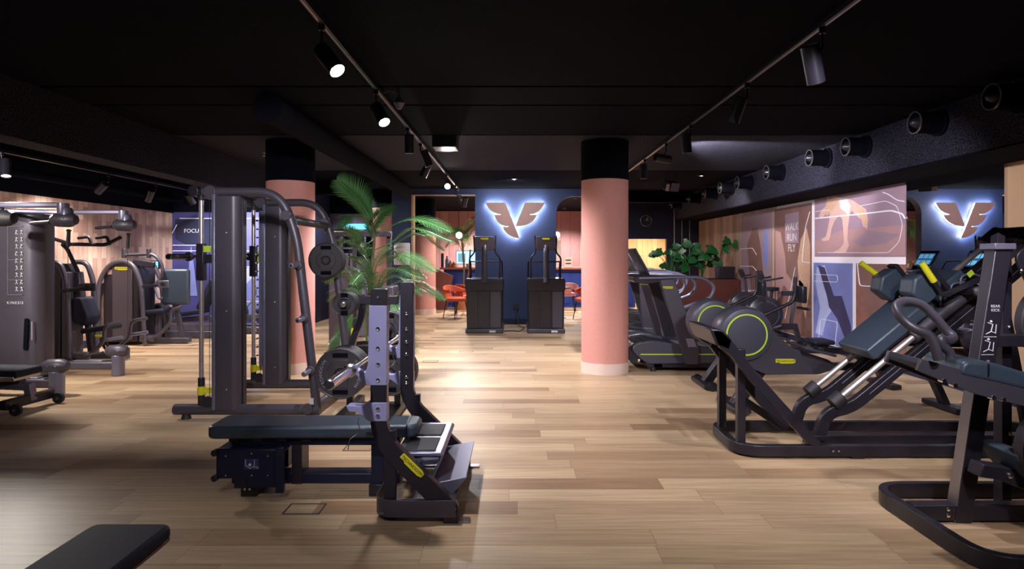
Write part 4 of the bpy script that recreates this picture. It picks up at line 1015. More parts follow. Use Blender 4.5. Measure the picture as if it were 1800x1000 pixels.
# ------------------------------------------------------------------ kinesis tower on the left
def make_kinesis():
    t = thing('cable_training_tower', 'tall dark grey cable tower with folding arms and exercise chart at the left edge', 'cable machine', (-6.0, 7.35, 0))
    out = fil2([(-6.75, 7.5), (-5.95, 7.5), (-5.80, 7.53), (-5.73, 7.62), (-5.73, 7.8), (-5.80, 7.9), (-6.75, 7.9)], .06, 5)
    bd_ = obj('tower_body', B().prism(out, .05, 2.02, 'xy'), 'charcoal', t, .02, 3)
    obj('body_base', B().box(-6.7, -5.8, 7.55, 7.85, 0, .06), 'black_metal', t, .01)
    obj('grip_recess', B().prism(fil2([(-5.885, .38), (-5.835, .38), (-5.82, .76), (-5.87, .76)], .024, 5), 7.496, 7.51), 'black_paint', bd_)
    obj('handle_label', B().box(-5.79, -5.775, 7.50, 7.53, .50, .72), 'print_grey', bd_)
    b = B()
    for z in (1.86, 1.46, 1.22, 1.04): b.box(-6.07, -5.89, 7.493, 7.502, z, z+.004)
    b.box(-6.07, -6.066, 7.493, 7.502, 1.04, 1.86)
    ch = obj('exercise_chart', b, 'print_grey', bd_, label='printed chart frame')
    random.seed(3)
    for i in range(9):
        for j in range(2):
            x, z = -5.965+j*.06, 1.80-i*.085; y = 7.496
            b = B().cyl((x, y-.002, z+.012), (x, y+.003, z+.012), .007, seg=8)
            k = random.uniform(-.012, .012)
            b.tube([(x, y, z+.006), (x+k, y, z-.012), (x-.01, y, z-.036)], .003, 5).tube([(x+k, y, z-.012), (x+.016, y, z-.034)], .003, 5).tube([(x, y, z), (x+.018, y, z+.008)], .003, 5)
            obj('exercise_figure', b, 'print_white', ch)
    text('lettering', 'KINESIS', .045, TM((-5.98, 7.496, .945)), 'print_white', bd_, .001, spacing=1.35)
    # pulley head helper
    def head(x, y, z, up, par):
        s_ = -1 if up else 1
        hd = obj('pulley_head', B().lathe([(0, -.15), (.05, -.14), (.075, -.09), (.08, 0), (.08, .06), (.05, .12), (0, .135)], (x, y, z), (1, 0, 0), 28), 'charcoal', par)
        obj('swivel', B().lathe([(.05, 0), (.06, .01), (.06, .10), (.045, .13), (0, .13)], (x+.02, y, z-s_*.05*-1 if False else z), (0, 0, -s_), 24), 'grey_metal', hd)
        for a in (-.05, .04): obj('screw', B().sphere((x+a, y-.08, z+.01), .007, 8), 'chrome', hd)
        return hd
    for y, xe in ((6.80, -4.90), (7.90, -4.93)):
        # upper arm
        pts = fil([(-6.3, 7.6, 2.06), (-6.0, (y+7.6)/2, 2.06), (-5.7, y, 2.06), (xe, y, 2.06)], .15, 5)
        ua = obj('upper_arm', B().bar(pts, .09, .055, up=(0, 0, 1)), 'grey_metal', t, .015, 3)
        obj('arm_elbow', B().lathe([(0, 0), (.055, 0), (.06, .02), (.06, .12), (0, .12)], (xe, y, 1.96), (0, 0, 1), 24), 'grey_metal', ua)
        h1 = head(xe+.02, y, 1.90, True, t)
        obj('grip_handle', B().lathe([(0, 0), (.014, .0), (.02, .03), (.018, .17), (.028, .19), (0, .2)], (xe+.05, y, 1.60), (.05, 0, 1), 14), 'rubber', h1)
        obj('side_grip', B().lathe([(0, 0), (.014, .0), (.02, .03), (.018, .2), (.028, .22), (0, .22)], (xe-.36, y, 1.86), (1, 0, .08), 14), 'rubber', h1)
        # lower arm
        pts = fil([(-6.2, 7.6, .13), (-5.95, (y+7.6)/2, .13), (-5.7, y, .13), (xe-.1, y, .13)], .15, 5)
        la = obj('lower_arm', B().bar(pts, .12, .10, up=(0, 0, 1)), 'charcoal', t, .02, 3)
        obj('arm_cover', B().bar([(-5.55, y, .185), (xe-.25, y, .185)], .08, .02, up=(0, 0, 1)), 'grey_metal', la, .006)
        ft = obj('arm_foot', B().cyl((xe-.07, y, 0), (xe-.07, y, .26), .075, seg=28), 'grey_metal', la, .01)
        h2 = head(xe-.07, y, .31, False, t)
        obj('side_grip', B().lathe([(0, 0), (.012, .0), (.018, .03), (.014, .22), (.024, .24), (0, .24)], (xe-.5, y, .25), (1, 0, .15), 12), 'rubber', h2)
        obj('cable', B().cyl((xe+.05, y, .35), (xe+.05, y, 1.62), .003, seg=6), 'rubber', t)
    obj('top_pod', B().lathe([(0, -.25), (.07, -.22), (.09, -.1), (.09, .1), (.06, .17), (0, .19)], (-5.62, 6.82, 1.92), (1, 0, 0), 28), 'rubber', t)
    obj('pod_neck', B().cyl((-5.62, 6.82, 1.95), (-5.62, 6.82, 2.05), .05), 'grey_metal', t)
    return t
make_kinesis()

# adjustable bench, cut by the left edge
t = thing('adjustable_bench', 'dark grey bench with two small wheels at the left edge, before the cable tower', 'weight bench', (-4.7, 6.1, 0))
pd = obj('seat_pad', B().prism(fil2([(-6.0, .43), (-4.79, .40), (-4.77, .33), (-6.0, .34)], .02, 3), 6.0, 6.34), 'leather_dark', t, .02, 4)
obj('pad_trim', B().box(-5.9, -4.80, 5.996, 6.344, .30, .345), 'brushed', pd, .005, label='pale lower edge of the pad')
obj('frame_beam', B().bar([(-5.9, 6.17, .14), (-5.2, 6.17, .24), (-4.85, 6.17, .30)], .09, .09), 'charcoal', t, .008)
obj('rear_leg', B().bar([(-5.3, 6.17, .24), (-4.78, 6.17, .22), (-4.76, 6.17, .08)], .07, .08), 'grey_metal', t, .008)
obj('wheel_bar', B().bar([(-4.80, 5.87, .10), (-4.74, 6.42, .10)], .07, .09, up=(0, 0, 1)), 'black_metal', t, .008)
for y in (5.9, 6.40):
    w_ = obj('wheel', B().lathe([(0, -.02), (.03, -.02), (.055, -.016), (.055, .016), (.03, .02), (0, .02)], (-4.70+(y-5.9)*.08, y, .055), (0, 1, 0), 24), 'rubber', t)
    obj('wheel_hub', B().cyl((-4.70+(y-5.9)*.08, y-.026, .055), (-4.70+(y-5.9)*.08, y+.026, .055), .014), 'brushed', w_)
obj('front_leg', B().bar([(-5.6, 6.17, .3), (-5.6, 6.17, .02)], .08, .08), 'charcoal', t, .006)

# ------------------------------------------------------------------ selectorised press machines on the left
def make_press(label):
    """local: weight tower at the origin, seat towards +x, near side is y=0"""
    t = thing('chest_press_machine', label, 'weight machine', (0, 0, 0), None)
    obj('base_frame', B().box(-.25, .95, .28, .38, .02, .10), 'charcoal', t, .01)
    obj('base_cross', B().box(-.28, -.2, -.02, .68, .02, .09), 'charcoal', t, .01)
    obj('weight_tower', B().prism(fil2([(-.28, .05), (.10, .05), (.11, 1.30), (.05, 1.40), (-.24, 1.40), (-.28, 1.3)], .03, 4), .12, .5), 'black_metal', t, .015, 3)
    tw2 = obj('stack_shroud', B().box(.11, .20, .14, .48, .06, 1.28), 'charcoal', t, .015)
    for y in (.04, .60):
        obj('frame_tube', B().tube(fil([(-.05, y, 1.42), (.16, y, 1.42), (.26, y, 1.15), (.31, y, .03)], .18, 6), .038, 14), 'charcoal', t)
    obj('frame_foot', B().cyl((.31, .0, .04), (.31, .1, .04), .05), 'rubber', t)
    obj('seat_post', B().bar([(.36, .33, .55), (.42, .33, .04)], .07, .06), 'black_metal', t, .008)
    obj('seat_brace', B().tube(fil([(.62, .33, .42), (.58, .33, .2), (.66, .33, .12), (.62, .33, .4)], .05, 4), .018, 10), 'black_metal', t)
    sp2 = obj('seat', B().obox((.56, .33, .46), (.42, .34, .08), (0, -.15, 0)), 'leather_dark', t, .035, 4)
    obj('seat_lever', B().box(.60, .72, .12, .16, .36, .39), 'yellow', sp2, .006, label='yellow adjustment lever')
    obj('backrest', B().prism(fil2([(.24, .55), (.42, .50), (.47, .62), (.36, .92), (.24, .92)], .05, 4), .18, .48), 'leather_dark', t, .03, 4, label='grey padded backrest')
    obj('head_tube', B().bar([(.26, .33, .9), (.22, .33, 1.28)], .10, .12), 'charcoal', t, .02)
    obj('lever_axle', B().cyl((.30, .10, .10), (.54, .10, .10), .055), 'charcoal', t, .01)
    for y in (.02, .62):
        lv = obj('press_lever', B().tube(fil([(.52, y+.05, .10), (.60, y, .13), (.80, y, .30), (.81, y, .54), (1.05, y, .58)], .1, 6), .026, 12), 'charcoal', t)
        obj('lower_grip', B().tube([(.81, y, .33), (1.06, y, .37)], .026, 12), 'grey_metal', lv)
    obj('upper_tube', B().tube(fil([(.22, .33, 1.28), (.06, .33, 1.62), (-.02, .33, 1.68), (.10, .33, 1.68), (.62, .33, 1.67), (.84, .33, 1.78)], .06, 6), .027, 12), 'black_metal', t)
    obj('cross_tube', B().tube([(-.20, .33, 1.78), (.12, .33, 1.68)], .027, 12), 'black_metal', t)
    for dx in (0, .26): obj('upper_grip', B().tube(fil([(.42+dx, .33, 1.67), (.38+dx, .33, 1.79), (.22+dx, .33, 1.77)], .04, 4), .022, 12), 'rubber', t)
    obj('side_arm', B().bar([(.22, .0, 1.02), (.66, .0, 1.06)], .05, .03), 'black_metal', t, .006)
    obj('info_plate', B().box(.46, .70, -.01, .01, 1.02, 1.13), 'charcoal', t, .008)
    obj('plate_knob', B().cyl((.60, -.035, 1.075), (.60, -.01, 1.075), .035), 'rubber', t)
    return t
pm = make_press('seated press machine with curved upper grips and black seat, just right of the cable tower')
pm.location = (-6.55, 8.75, 0)
def make_row(label):
    t = thing('seated_row_machine', label, 'weight machine', (0, 0, 0))
    obj('base_frame', B().box(-.40, .95, .30, .42, .02, .10), 'charcoal', t, .01)
    tw = obj('weight_tower', B().prism(fil2([(-.38, .06), (.20, .06), (.22, 1.25), (.16, 1.36), (-.05, 1.42), (-.28, 1.36), (-.38, 1.20)], .05, 4), .1, .6), 'black_metal', t, .02, 3)
    obj('stack_shroud', B().box(-.22, .12, .08, .105, .10, 1.32), 'charcoal', tw, .01)
    full_badge(tw, (-.06, .075, 1.30), .22)
    obj('red_label', B().box(-.30, -.23, .09, .102, 1.20, 1.28), 'copper', tw)
    for y in (.04, .64):
        obj('frame_tube', B().tube(fil([(-.44, y, .03), (-.42, y, 1.1), (-.2, y, 1.42), (.14, y, 1.42), (.30, y, 1.05), (.36, y, .03)], .2, 6), .036, 14), 'charcoal', t)
    obj('upper_frame', B().tube(fil([(-.06, .2, 1.53), (.42, .2, 1.55), (.57, .2, 1.36), (.56, .2, 1.14), (.42, .2, 1.0)], .12, 6), .028, 14), 'charcoal', t)
    for x in (-.09, .33): obj('roller', B().cyl((x, .2, 1.48), (x, .2, 1.64), .036), 'rubber', t, .01)
    obj('roller_arm', B().bar([(.10, .15, 1.40), (.46, .15, 1.36)], .10, .06), 'black_metal', t, .01)
    obj('side_arm', B().bar([(.34, .0, 1.0), (.60, .0, 1.02)], .05, .03), 'black_metal', t, .006)
    obj('info_plate', B().box(.60, .78, -.01, .01, .98, 1.10), 'grey_metal', t, .008)
    obj('plate_knob', B().cyl((.69, -.03, 1.04), (.69, -.01, 1.04), .035), 'rubber', t)
    obj('seat', B().obox((.44, .3, .56), (.36, .34, .09), (0, -.10, 0)), 'leather_dark', t, .035, 4)
    obj('seat_post', B().bar([(.42, .33, .05), (.42, .33, .54)], .08, .08), 'charcoal', t, .008)
    obj('backrest', B().obox((.72, .34, .98), (.46, .10, .62), (0, 0, .1)), 'leather', t, .06, 4, label='broad blue-grey back pad')
    obj('pad_post', B().bar([(.62, .42, .9), (.80, .42, .05)], .08, .07), 'charcoal', t, .008)
    obj('pad_handle', B().tube(fil([(.50, .2, 1.12), (.42, .2, 1.0), (.50, .2, .78), (.56, .2, .80)], .05, 4), .02, 10), 'grey_metal', t)
    obj('lever_axle', B().cyl((.26, .10, .12), (.50, .10, .12), .065), 'charcoal', t, .01)
    obj('press_lever', B().tube(fil([(.48, .06, .14), (.64, .04, .22), (.80, .04, .42), (.78, .04, .60), (.98, .04, .66)], .1, 6), .028, 12), 'charcoal', t)
    return t
rm = make_row('broad seated machine with yellow badged tower and large back pad before the shingled wall')
rm.location = (-6.55, 10.45, 0)
# machines in front of the mural
def make_cardio(label, x, y):
    t = thing('recumbent_machine', label, 'exercise machine', (x, y, 0))
    obj('base_frame', B().box(x-.75, x+.85, y-.06, y+.10, .02, .14), 'charcoal', t, .02)
    for dx in (-.7, .8): obj('foot_bar', B().box(x+dx-.05, x+dx+.05, y-.3, y+.34, .0, .09), 'charcoal', t, .02)
    obj('mast', B().tube(fil([(x-.55, y, .1), (x-.62, y, .8), (x-.55, y, 1.25)], .2, 5), .04, 14), 'black_metal', t)
    sc2 = obj('console', B().obox((x-.52, y-.02, 1.35), (.24, .05, .16), (0, 0, 0)), 'plastic', t, .012)
    obj('screen', B().box(x-.62, x-.42, y-.05, y-.046, 1.29, 1.41), 'screen_tile', sc2, label='lit blue screen')
    obj('seat', B().obox((x+.22, y, .48), (.42, .36, .09), (0, -.15, 0)), 'leather_dark', t, .03, 4)
    obj('backrest', B().obox((x+.50, y, .82), (.10, .36, .6), (0, .45, 0)), 'leather_dark', t, .03, 4)
    obj('seat_rail', B().bar([(x-.6, y, .3), (x+.6, y, .38)], .09, .09), 'charcoal', t, .01)
    obj('crank_cover', B().lathe([(0, -.1), (.2, -.1), (.23, -.06), (.23, .06), (.2, .1), (0, .1)], (x-.42, y, .42), (0, 1, 0), 32), 'black_metal', t)
    for s_ in (-1, 1):
        obj('grip_arm', B().tube(fil([(x-.35, y+s_*.16, .42), (x-.1, y+s_*.25, .75), (x-.2, y+s_*.25, 1.1)], .15, 5), .02, 10), 'grey_metal', t)
        obj('pedal', B().box(x-.52, x-.30, y+s_*.18-.05, y+s_*.18+.05, .26, .30), 'rubber', t, .01)
    obj('yellow_grip', B().cyl((x+.05, y-.2, .95), (x+.0, y-.2, 1.1), .016), 'yellow', t, label='yellow hand grip')
    return t
make_cardio('dark recumbent trainer with small lit screen before the mural, left of the guided rack', -6.1, 11.5)
make_cardio('dark recumbent trainer before the mural, seen between the chrome rods of the rack', -5.0, 12.17)
# low rail along the mural
o = tag(obj('low_platform', B().box(-6.9, -4.6, 12.5, 12.86, .0, .16), 'charcoal', bevel=.02), 'low dark step running along the foot of the blue mural', 'platform')

# ------------------------------------------------------------------ dark functional rig between column and palm
t = thing('cable_station', 'black cable station with yellow tags between the left pink column and the palm', 'cable machine', (-2.45, 9.6, 0))
for x in (-2.72, -2.05):
    obj('tower', B().box(x-.1, x+.22, 9.5, 9.9, .03, 1.05 if x > -2.5 else 1.55), 'charcoal', t, .02)
    obj('tower_foot', B().box(x-.14, x+.26, 9.4, 10.0, .0, .06), 'black_metal', t, .01)
obj('strap', B().box(-2.44, -2.38, 9.44, 9.46, .1, 1.9), 'rubber', t)
for x in (-2.6, -2.44, -2.40):
    obj('yellow_tag', B().box(x-.02, x+.06, 9.43, 9.44, .30 if x > -2.5 else .86, .42 if x > -2.5 else .92), 'yellow', t, label='yellow tag')
obj('pull_tube', B().tube(fil([(-2.3, 9.45, 1.3), (-2.1, 9.4, .6), (-2.0, 9.4, .4)], .1, 4), .02, 10), 'grey_metal', t)
obj('top_bar', B().bar([(-2.8, 9.7, 1.85), (-1.9, 9.7, 1.85)], .08, .08), 'black_metal', t, .008)
for x in (-2.75, -1.95): obj('post', B().bar([(x, 9.75, .05), (x, 9.75, 1.88)], .07, .07), 'black_metal', t, .006)
t = thing('exercise_ball_stand', 'grey box locker behind the smith rack beside the left pink column', 'locker', (-3.05, 11.6, 0))
lk = obj('cabinet', B().box(-3.35, -2.75, 11.6, 12.0, .0, 1.45), 'grey_panel', t, .01)
obj('door', B().box(-3.33, -2.77, 11.585, 11.6, .03, 1.42), 'grey_panel', lk, .006); t.name = 'locker'

# ------------------------------------------------------------------ palm
def make_frond(t, pts, ll, n=44, droop=.35, roll=0.0, seed=0, side=None):
    rnd = random.Random(seed)
    P = [V(p) for p in pts]
    # catmull-rom
    ext = [P[0]*2-P[1]]+P+[P[-1]*2-P[-2]]; C_ = []
    for i in range(1, len(ext)-2):
        for k in range(12):
            u = k/12; a, b_, c, d = ext[i-1], ext[i], ext[i+1], ext[i+2]
            C_.append(.5*((2*b_)+(c-a)*u+(2*a-5*b_+4*c-d)*u*u+(3*b_-a-3*c+d)*u**3))
    C_.append(P[-1]); b = B(); m = len(C_)
    L_ = [0]
    for i in range(1, m): L_.append(L_[-1]+(C_[i]-C_[i-1]).length)
    def pt(s):
        s = max(0, min(.999, s))*L_[-1]
        for i in range(1, m):
            if L_[i] >= s:
                k = (s-L_[i-1])/max(1e-6, L_[i]-L_[i-1]); return C_[i-1].lerp(C_[i], k), (C_[i]-C_[i-1]).normalized()
        return C_[-1], (C_[-1]-C_[-2]).normalized()
    # rachis
    prev = None; rings = []
    b.tube([pt(k/14)[0] for k in range(15)], .0065, 6)
    start = .28
    for k in range(n):
        s = start+(1-start)*(k+.5)/n; p, tg = pt(s)
        up = V((0, 0, 1)); sd = tg.cross(up)
        if sd.length < .2: sd = tg.cross(V((0, 1, 0)))
        sd.normalize(); nn = sd.cross(tg).normalized()
        if roll: R_ = Matrix.Rotation(roll, 3, tg); sd = R_@sd; nn = R_@nn
        w_ = math.sin(PI*min(1, (s-start)/(1-start)*.86+.12))**.6
        ln = ll*w_*rnd.uniform(.9, 1.08)
        for q in (1, -1):
            fwd = .55+.5*s
            d0 = (sd*q+tg*fwd+nn*(.25)).normalized()
            wd = .008+.002*w_
            pp = p.copy(); d_ = d0.copy(); lastl = lastr = None
            for j in range(4):
                u = j/3; wj = wd*(.5+1.4*u if u < .35 else 1.0*(1-u)**.7+.06)
                wv = tg*wj
                A, C2 = b.m.verts.new(pp-wv), b.m.verts.new(pp+wv)
                if lastl: b.m.faces.new((lastl, lastr, C2, A))
                lastl, lastr = A, C2
                pp = pp+d_*ln/3; d_ = (d_+V((0, 0, -droop))*(.45+.3*u)).normalized()
    return obj('frond', b, 'palm_leaf', t)
def pxs(lst): return [at(u, v, y) for u, v, y in lst]
pal = thing('potted_palm', 'tall potted palm with long green fronds between the left column and the navy pier', 'palm', tuple(V((-1.78, 7.6, 0))))
X0 = at(650, 560, 7.6)
obj('pot', B().lathe([(0, 0), (.17, 0), (.2, .02), (.24, .42), (.25, .45), (.225, .45), (.215, .40), (0, .40)], (X0.x, 7.6, 0), (0, 0, 1), 40), 'plastic', pal)
obj('soil', B().cyl((X0.x, 7.6, .39), (X0.x, 7.6, .41), .215), 'soil', pal)
for j, lst in enumerate(([(650, 600, 7.6), (648, 520, 7.6), (655, 450, 7.6), (659, 418, 7.6), (652, 385, 7.6)], [(655, 600, 7.65), (660, 520, 7.6), (668, 490, 7.55)], [(645, 600, 7.55), (638, 540, 7.5), (630, 515, 7.45)], [(652, 600, 7.55), (652, 530, 7.45), (657, 495, 7.4)])):
    pts = pxs(lst)
    obj('stem', B().tube(fil(pts, .2, 4), .018 if j == 0 else .013, 10), 'stem' if j else 'trunk', pal)
FR = [
 ([(658, 425, 7.6), (652, 390, 7.6), (630, 350, 7.55), (592, 316, 7.4)], .22, .12, .9),
 ([(657, 420, 7.6), (645, 388, 7.5), (618, 380, 7.3), (600, 400, 7.1)], .18, .5, 0),
 ([(658, 440, 7.6), (652, 405, 7.7), (668, 378, 7.8), (692, 362, 7.9)], .19, .35, .5),
 ([(659, 418, 7.6), (690, 396, 7.6), (735, 386, 7.5), (792, 408, 7.3)], .22, .35, .3),
 ([(657, 440, 7.6), (690, 425, 7.5), (730, 402, 7.4), (795, 425, 7.2)], .20, .35, .2),
 ([(657, 455, 7.6), (690, 432, 7.8), (735, 412, 7.9), (780, 440, 8.1)], .18, .4, 0),
 ([(658, 420, 7.6), (640, 428, 7.5), (610, 405, 7.3), (575, 408, 7.1)], .17, .5, .2),
 ([(655, 470, 7.6), (630, 440, 7.6), (600, 425, 7.6), (572, 448, 7.6)], .20, .5, .2),
 ([(652, 520, 7.6), (640, 470, 7.4), (612, 452, 7.2), (582, 468, 7.0)], .18, .5, 0),
 ([(668, 490, 7.55), (680, 470, 7.4), (705, 448, 7.2), (765, 478, 6.9)], .20, .35, .3),
 ([(660, 520, 7.6), (675, 490, 7.4), (700, 472, 7.2), (745, 490, 6.9)], .22, .4, .1),
 ([(662, 525, 7.6), (690, 500, 7.7), (730, 495, 7.8), (775, 520, 7.9)], .20, .4, 0),
 ([(655, 540, 7.6), (690, 520, 7.4), (735, 506, 7.2), (782, 528, 7.0)], .18, .4, .2),
 ([(640, 540, 7.5), (625, 500, 7.3), (600, 480, 7.1), (570, 495, 6.9)], .20, .5, 0),
 ([(645, 545, 7.55), (630, 520, 7.7), (605, 510, 7.8), (580, 530, 7.9)], .2, .5, 0),
 ([(650, 545, 7.5), (655, 510, 7.3), (640, 480, 7.0), (618, 500, 6.8)], .2, .5, 0),
 ([(655, 550, 7.5), (668, 530, 7.3), (690, 530, 7.1), (712, 565, 6.9)], .2, .5, .3),
 ([(650, 550, 7.5), (640, 540, 7.3), (620, 550, 7.2), (600, 590, 7.0)], .2, .5, .2),
 ([(655, 550, 7.6), (680, 550, 7.8), (700, 540, 8.0), (722, 560, 8.2)], .2, .5, 0),
 ([(645, 560, 7.5), (630, 500, 7.6), (605, 470, 7.8), (578, 500, 8.0)], .2, .5, .2),
 ([(655, 540, 7.5), (672, 500, 7.5), (700, 488, 7.5), (740, 520, 7.4)], .2, .5, 0),
 ([(655, 480, 7.6), (640, 440, 7.4), (612, 425, 7.2), (585, 440, 7.1)], .2, .5, 0),
 ([(660, 560, 7.6), (690, 560, 7.4), (712, 580, 7.2), (725, 620, 7.1)], .2, .5, 0),
 ([(645, 560, 7.6), (622, 560, 7.4), (600, 585, 7.3), (590, 625, 7.2)], .2, .5, 0),
 ([(655, 500, 7.6), (665, 460, 7.9), (690, 440, 8.1), (715, 470, 8.3)], .2, .4, 0),
 ([(652, 560, 7.5), (650, 535, 7.2), (665, 540, 7.0), (672, 590, 6.8)], .2, .5, 0),
]
for k, (lst, ll, dr_, rl_) in enumerate(FR): make_frond(pal, pxs(lst), ll*1.15, 36 if k < 13 else 30, dr_, rl_, k)
# second palm, in the lounge beyond the opening
p2 = thing('potted_palm', 'smaller palm in the lounge, seen through the opening left of the winged sign', 'palm', (-1.45, 17.7, 0))
xc, yc = -1.45, 17.7
obj('pot', B().lathe([(0, 0), (.2, 0), (.26, .5), (.24, .5), (.22, .45), (0, .45)], (xc, yc, 0), (0, 0, 1), 32), 'wood_top', p2)
obj('trunk', B().tube([(xc, yc, .4), (xc+.03, yc, 1.2), (xc-.02, yc, 1.9)], .03, 10), 'trunk', p2)
obj('trunk', B().tube([(xc+.05, yc, .4), (xc+.16, yc+.1, 1.1), (xc+.2, yc+.1, 1.7)], .025, 10), 'trunk', p2)
rnd = random.Random(5)
for k in range(13):
    a = k*2*PI/13+rnd.uniform(-.2, .2); rr = rnd.uniform(.5, .72); z0 = 1.9 if k % 2 else 1.65; dz = rnd.uniform(.3, .75)
    c0 = V((xc-.02, yc, z0)); dr2 = V((math.cos(a), math.sin(a)*.7, 0))
    make_frond(p2, [c0, c0+dr2*rr*.35+V((0, 0, dz*.75)), c0+dr2*rr*.75+V((0, 0, dz)), c0+dr2*rr*1.15+V((0, 0, dz*.35))], .24, 26, .45, 0, 50+k)

# ------------------------------------------------------------------ planter with monstera
t = thing('planter_box', 'long red-brown wooden planter box at the foot of the picture wall', 'planter', (4.2, 13.9, 0))
obj('box', B().box(3.35, WX-.03, 13.75, 14.35, 0, 1.0), 'planter_wood', t, .01)
obj('soil', B().box(3.4, WX-.08, 13.8, 14.3, .98, 1.012), 'soil', t)
obj('plinth', B().box(3.38, WX-.05, 13.80, 14.3, 0, .0), 'black_metal', t) if False else None
b = B().prism([(4.52, 1.012), (4.85, 1.012), (4.87, 1.28), (4.50, 1.28)], 13.78, 14.1)
tag(obj('plant_pot', b, 'plastic', bevel=.01), 'dark square plant pot standing on the right end of the planter', 'pot')
def make_monstera(cx, cy, cz, n, hmax, seed, label):
    rnd = random.Random(seed); t = thing('monstera_plant', label, 'plant', (cx, cy, cz-.02), 'broad leaved plants in the planter')
    for k in range(n):
        a = rnd.uniform(0, 2*PI); h = hmax*rnd.uniform(.3, 1); sp = rnd.uniform(.08, .36)
        tip = V((cx+math.cos(a)*sp, cy+math.sin(a)*sp*.5, cz+h))
        st = obj('stem', B().tube(fil([(cx, cy, cz-.02), (cx+math.cos(a)*sp*.2, cy, cz+h*.6), tip], .2, 4), .007, 6), 'monstera', t)
        s_ = rnd.uniform(.10, .17); b = B()
        dirv = V((math.cos(a), math.sin(a)*.4-.25, -.25+rnd.uniform(-.5, .4))).normalized(); nrm = V((rnd.uniform(-.5, .5), -1, .45)).normalized()
        sd = dirv.cross(nrm).normalized(); nrm = sd.cross(dirv).normalized()
        N_ = 22; prof = []
        for i in range(N_):
            th = 2*PI*i/N_; r = s_*(.62+.38*math.cos(th))*(1+.0*math.cos(2*th)); x = math.cos(th)*s_*.95+.35*s_; y = math.sin(th)*s_*.72*(1-.25*math.cos(th))
            if abs(math.pi-th) < .35: x += s_*.35
            if i % 3 == 1 and .5 < th < 5.8: y *= .78
            prof.append(tip+dirv*x+sd*y+nrm*(.12*abs(y)-.1*x*x/s_))
        c0 = tip+dirv*.3*s_; vc = b.m.verts.new(c0); vs = [b.m.verts.new(p) for p in prof]
        for i in range(N_): b.m.faces.new((vc, vs[i], vs[(i+1) % N_]))
        lf = obj('leaf', b, 'monstera', st)
for i, (x, n, h, lab) in enumerate(((3.50, 8, .8, 'broad leaved plant at the left end of the planter behind the treadmill displays'), (3.85, 8, .78, 'bushy broad leaved plant left of the middle of the planter'), (4.2, 6, .72, 'upright broad leaved plant right of the middle of the planter'))):
    make_monstera(x, 14.0, 1.01, n+5, h, 11+i, lab)
make_monstera(4.58, 13.95, 1.28, 6, .62, 21, 'tall broad leaved plant in the square pot at the right end of the planter')
# ------------------------------------------------------------------ air nozzles on the beam
for k, (y, z) in enumerate(((6.26, 2.84), (7.57, 2.83), (8.5, 2.84), (9.95, 2.84), (11.26, 2.83), (12.2, 2.84), (13.2, 2.84), (14.4, 2.84), (16.0, 2.84), (5.25, 2.84))):
    labs = ['second nearest black air nozzle on the ceiling beam, far up at the right', 'third nearest black air nozzle on the ceiling beam', 'lit black air nozzle above the yoga picture, with a round shadow', 'lit air nozzle left of the one above the yoga picture', 'lit air nozzle above the brown picture panels', 'sixth black air nozzle along the ceiling beam', 'seventh black air nozzle along the ceiling beam', 'eighth black air nozzle along the ceiling beam, above the planter', 'farthest black air nozzle on the ceiling beam', 'nearest black air nozzle, cut by the right edge of the picture']
    t = thing('air_nozzle', labs[k], 'air vent', (4.26, y, z), 'air nozzles along the right ceiling beam')
    L0 = .26
    o = obj('duct_spout', B().lathe([(.10, 0), (.10, -L0), (.108, -L0), (.108, 0)], (4.262, y, z), (1, 0, 0), 36, True), 'black_paint', t)
    obj('collar', B().lathe([(.10, 0), (.135, 0), (.135, -.03), (.10, -.03)], (4.262, y, z), (1, 0, 0), 36, True), 'black_paint', o)
    obj('rim', B().lathe([(.100, -L0-.004), (.113, -L0-.004), (.113, -L0+.008), (.100, -L0+.008)], (4.262, y, z), (1, 0, 0), 40, True), 'ring_metal', o, label='thin pale metal rim')
    obj('cone', B().lathe([(0, -L0-.05), (.03, -L0-.03), (.06, -L0+.03), (.02, -L0+.06), (0, -L0+.06)], (4.262, y, z), (1, 0, 0), 28), 'plastic', t)
# ceiling pipes and boxes
def pipe(pts, r, lab, cap=True):
    o = obj('ceiling_pipe', B().tube(pts, r, 20), 'black_paint'); tag(o, lab, 'pipe')
pipe([(-2.25, 5.7, 2.86), (-2.25, 13.0, 2.86)], .13, 'thick black ceiling pipe running beside the left column towards the opening')
pipe([(-5.2, 2.5, 2.84), (-5.2, 12.5, 2.84)], .1, 'thick black ceiling pipe above the left bay')
pipe([(-6.7, 2.5, 2.62), (-6.7, 12.6, 2.62)], .05, 'thin black ceiling pipe above the shingled wall')
t = thing('ceiling_sensor', 'small pale star-shaped fitting hanging by the left light track', 'sensor', (-1.02, 5.9, 2.99), None)
obj('sensor_body', B().lathe([(0, 0), (.03, 0), (.035, -.03), (.05, -.05), (.02, -.10), (0, -.1)], (-1.03, 5.6, 2.92), (0, 0, 1), 12), 'grey_metal', t)
obj('sensor_arm', B().tube([(-1.2, 5.6, 2.96), (-1.1, 5.6, 2.985), (-1.03, 5.6, 2.96)], .005, 6), 'grey_metal', t)
obj('mount', B().cyl((-1.03, 5.6, 2.91), (-1.03, 5.6, 3.0), .012, seg=10), 'grey_metal', t)
t = thing('ceiling_box', 'black flat box fixed to the ceiling right of the left light track', 'box', (-.86, 7.9, 3.0))
obj('housing', B().box(-1.02, -.72, 7.75, 8.1, 2.86, 3.005), 'plastic', t, .01)
obj('edge_strip', B().box(-.9, -.72, 7.745, 7.75, 2.862, 2.868), 'grey_metal', t)
t = thing('wall_speaker', 'small black speaker with copper face hanging near the clock', 'speaker', (2.75, 11.0, 3.0))
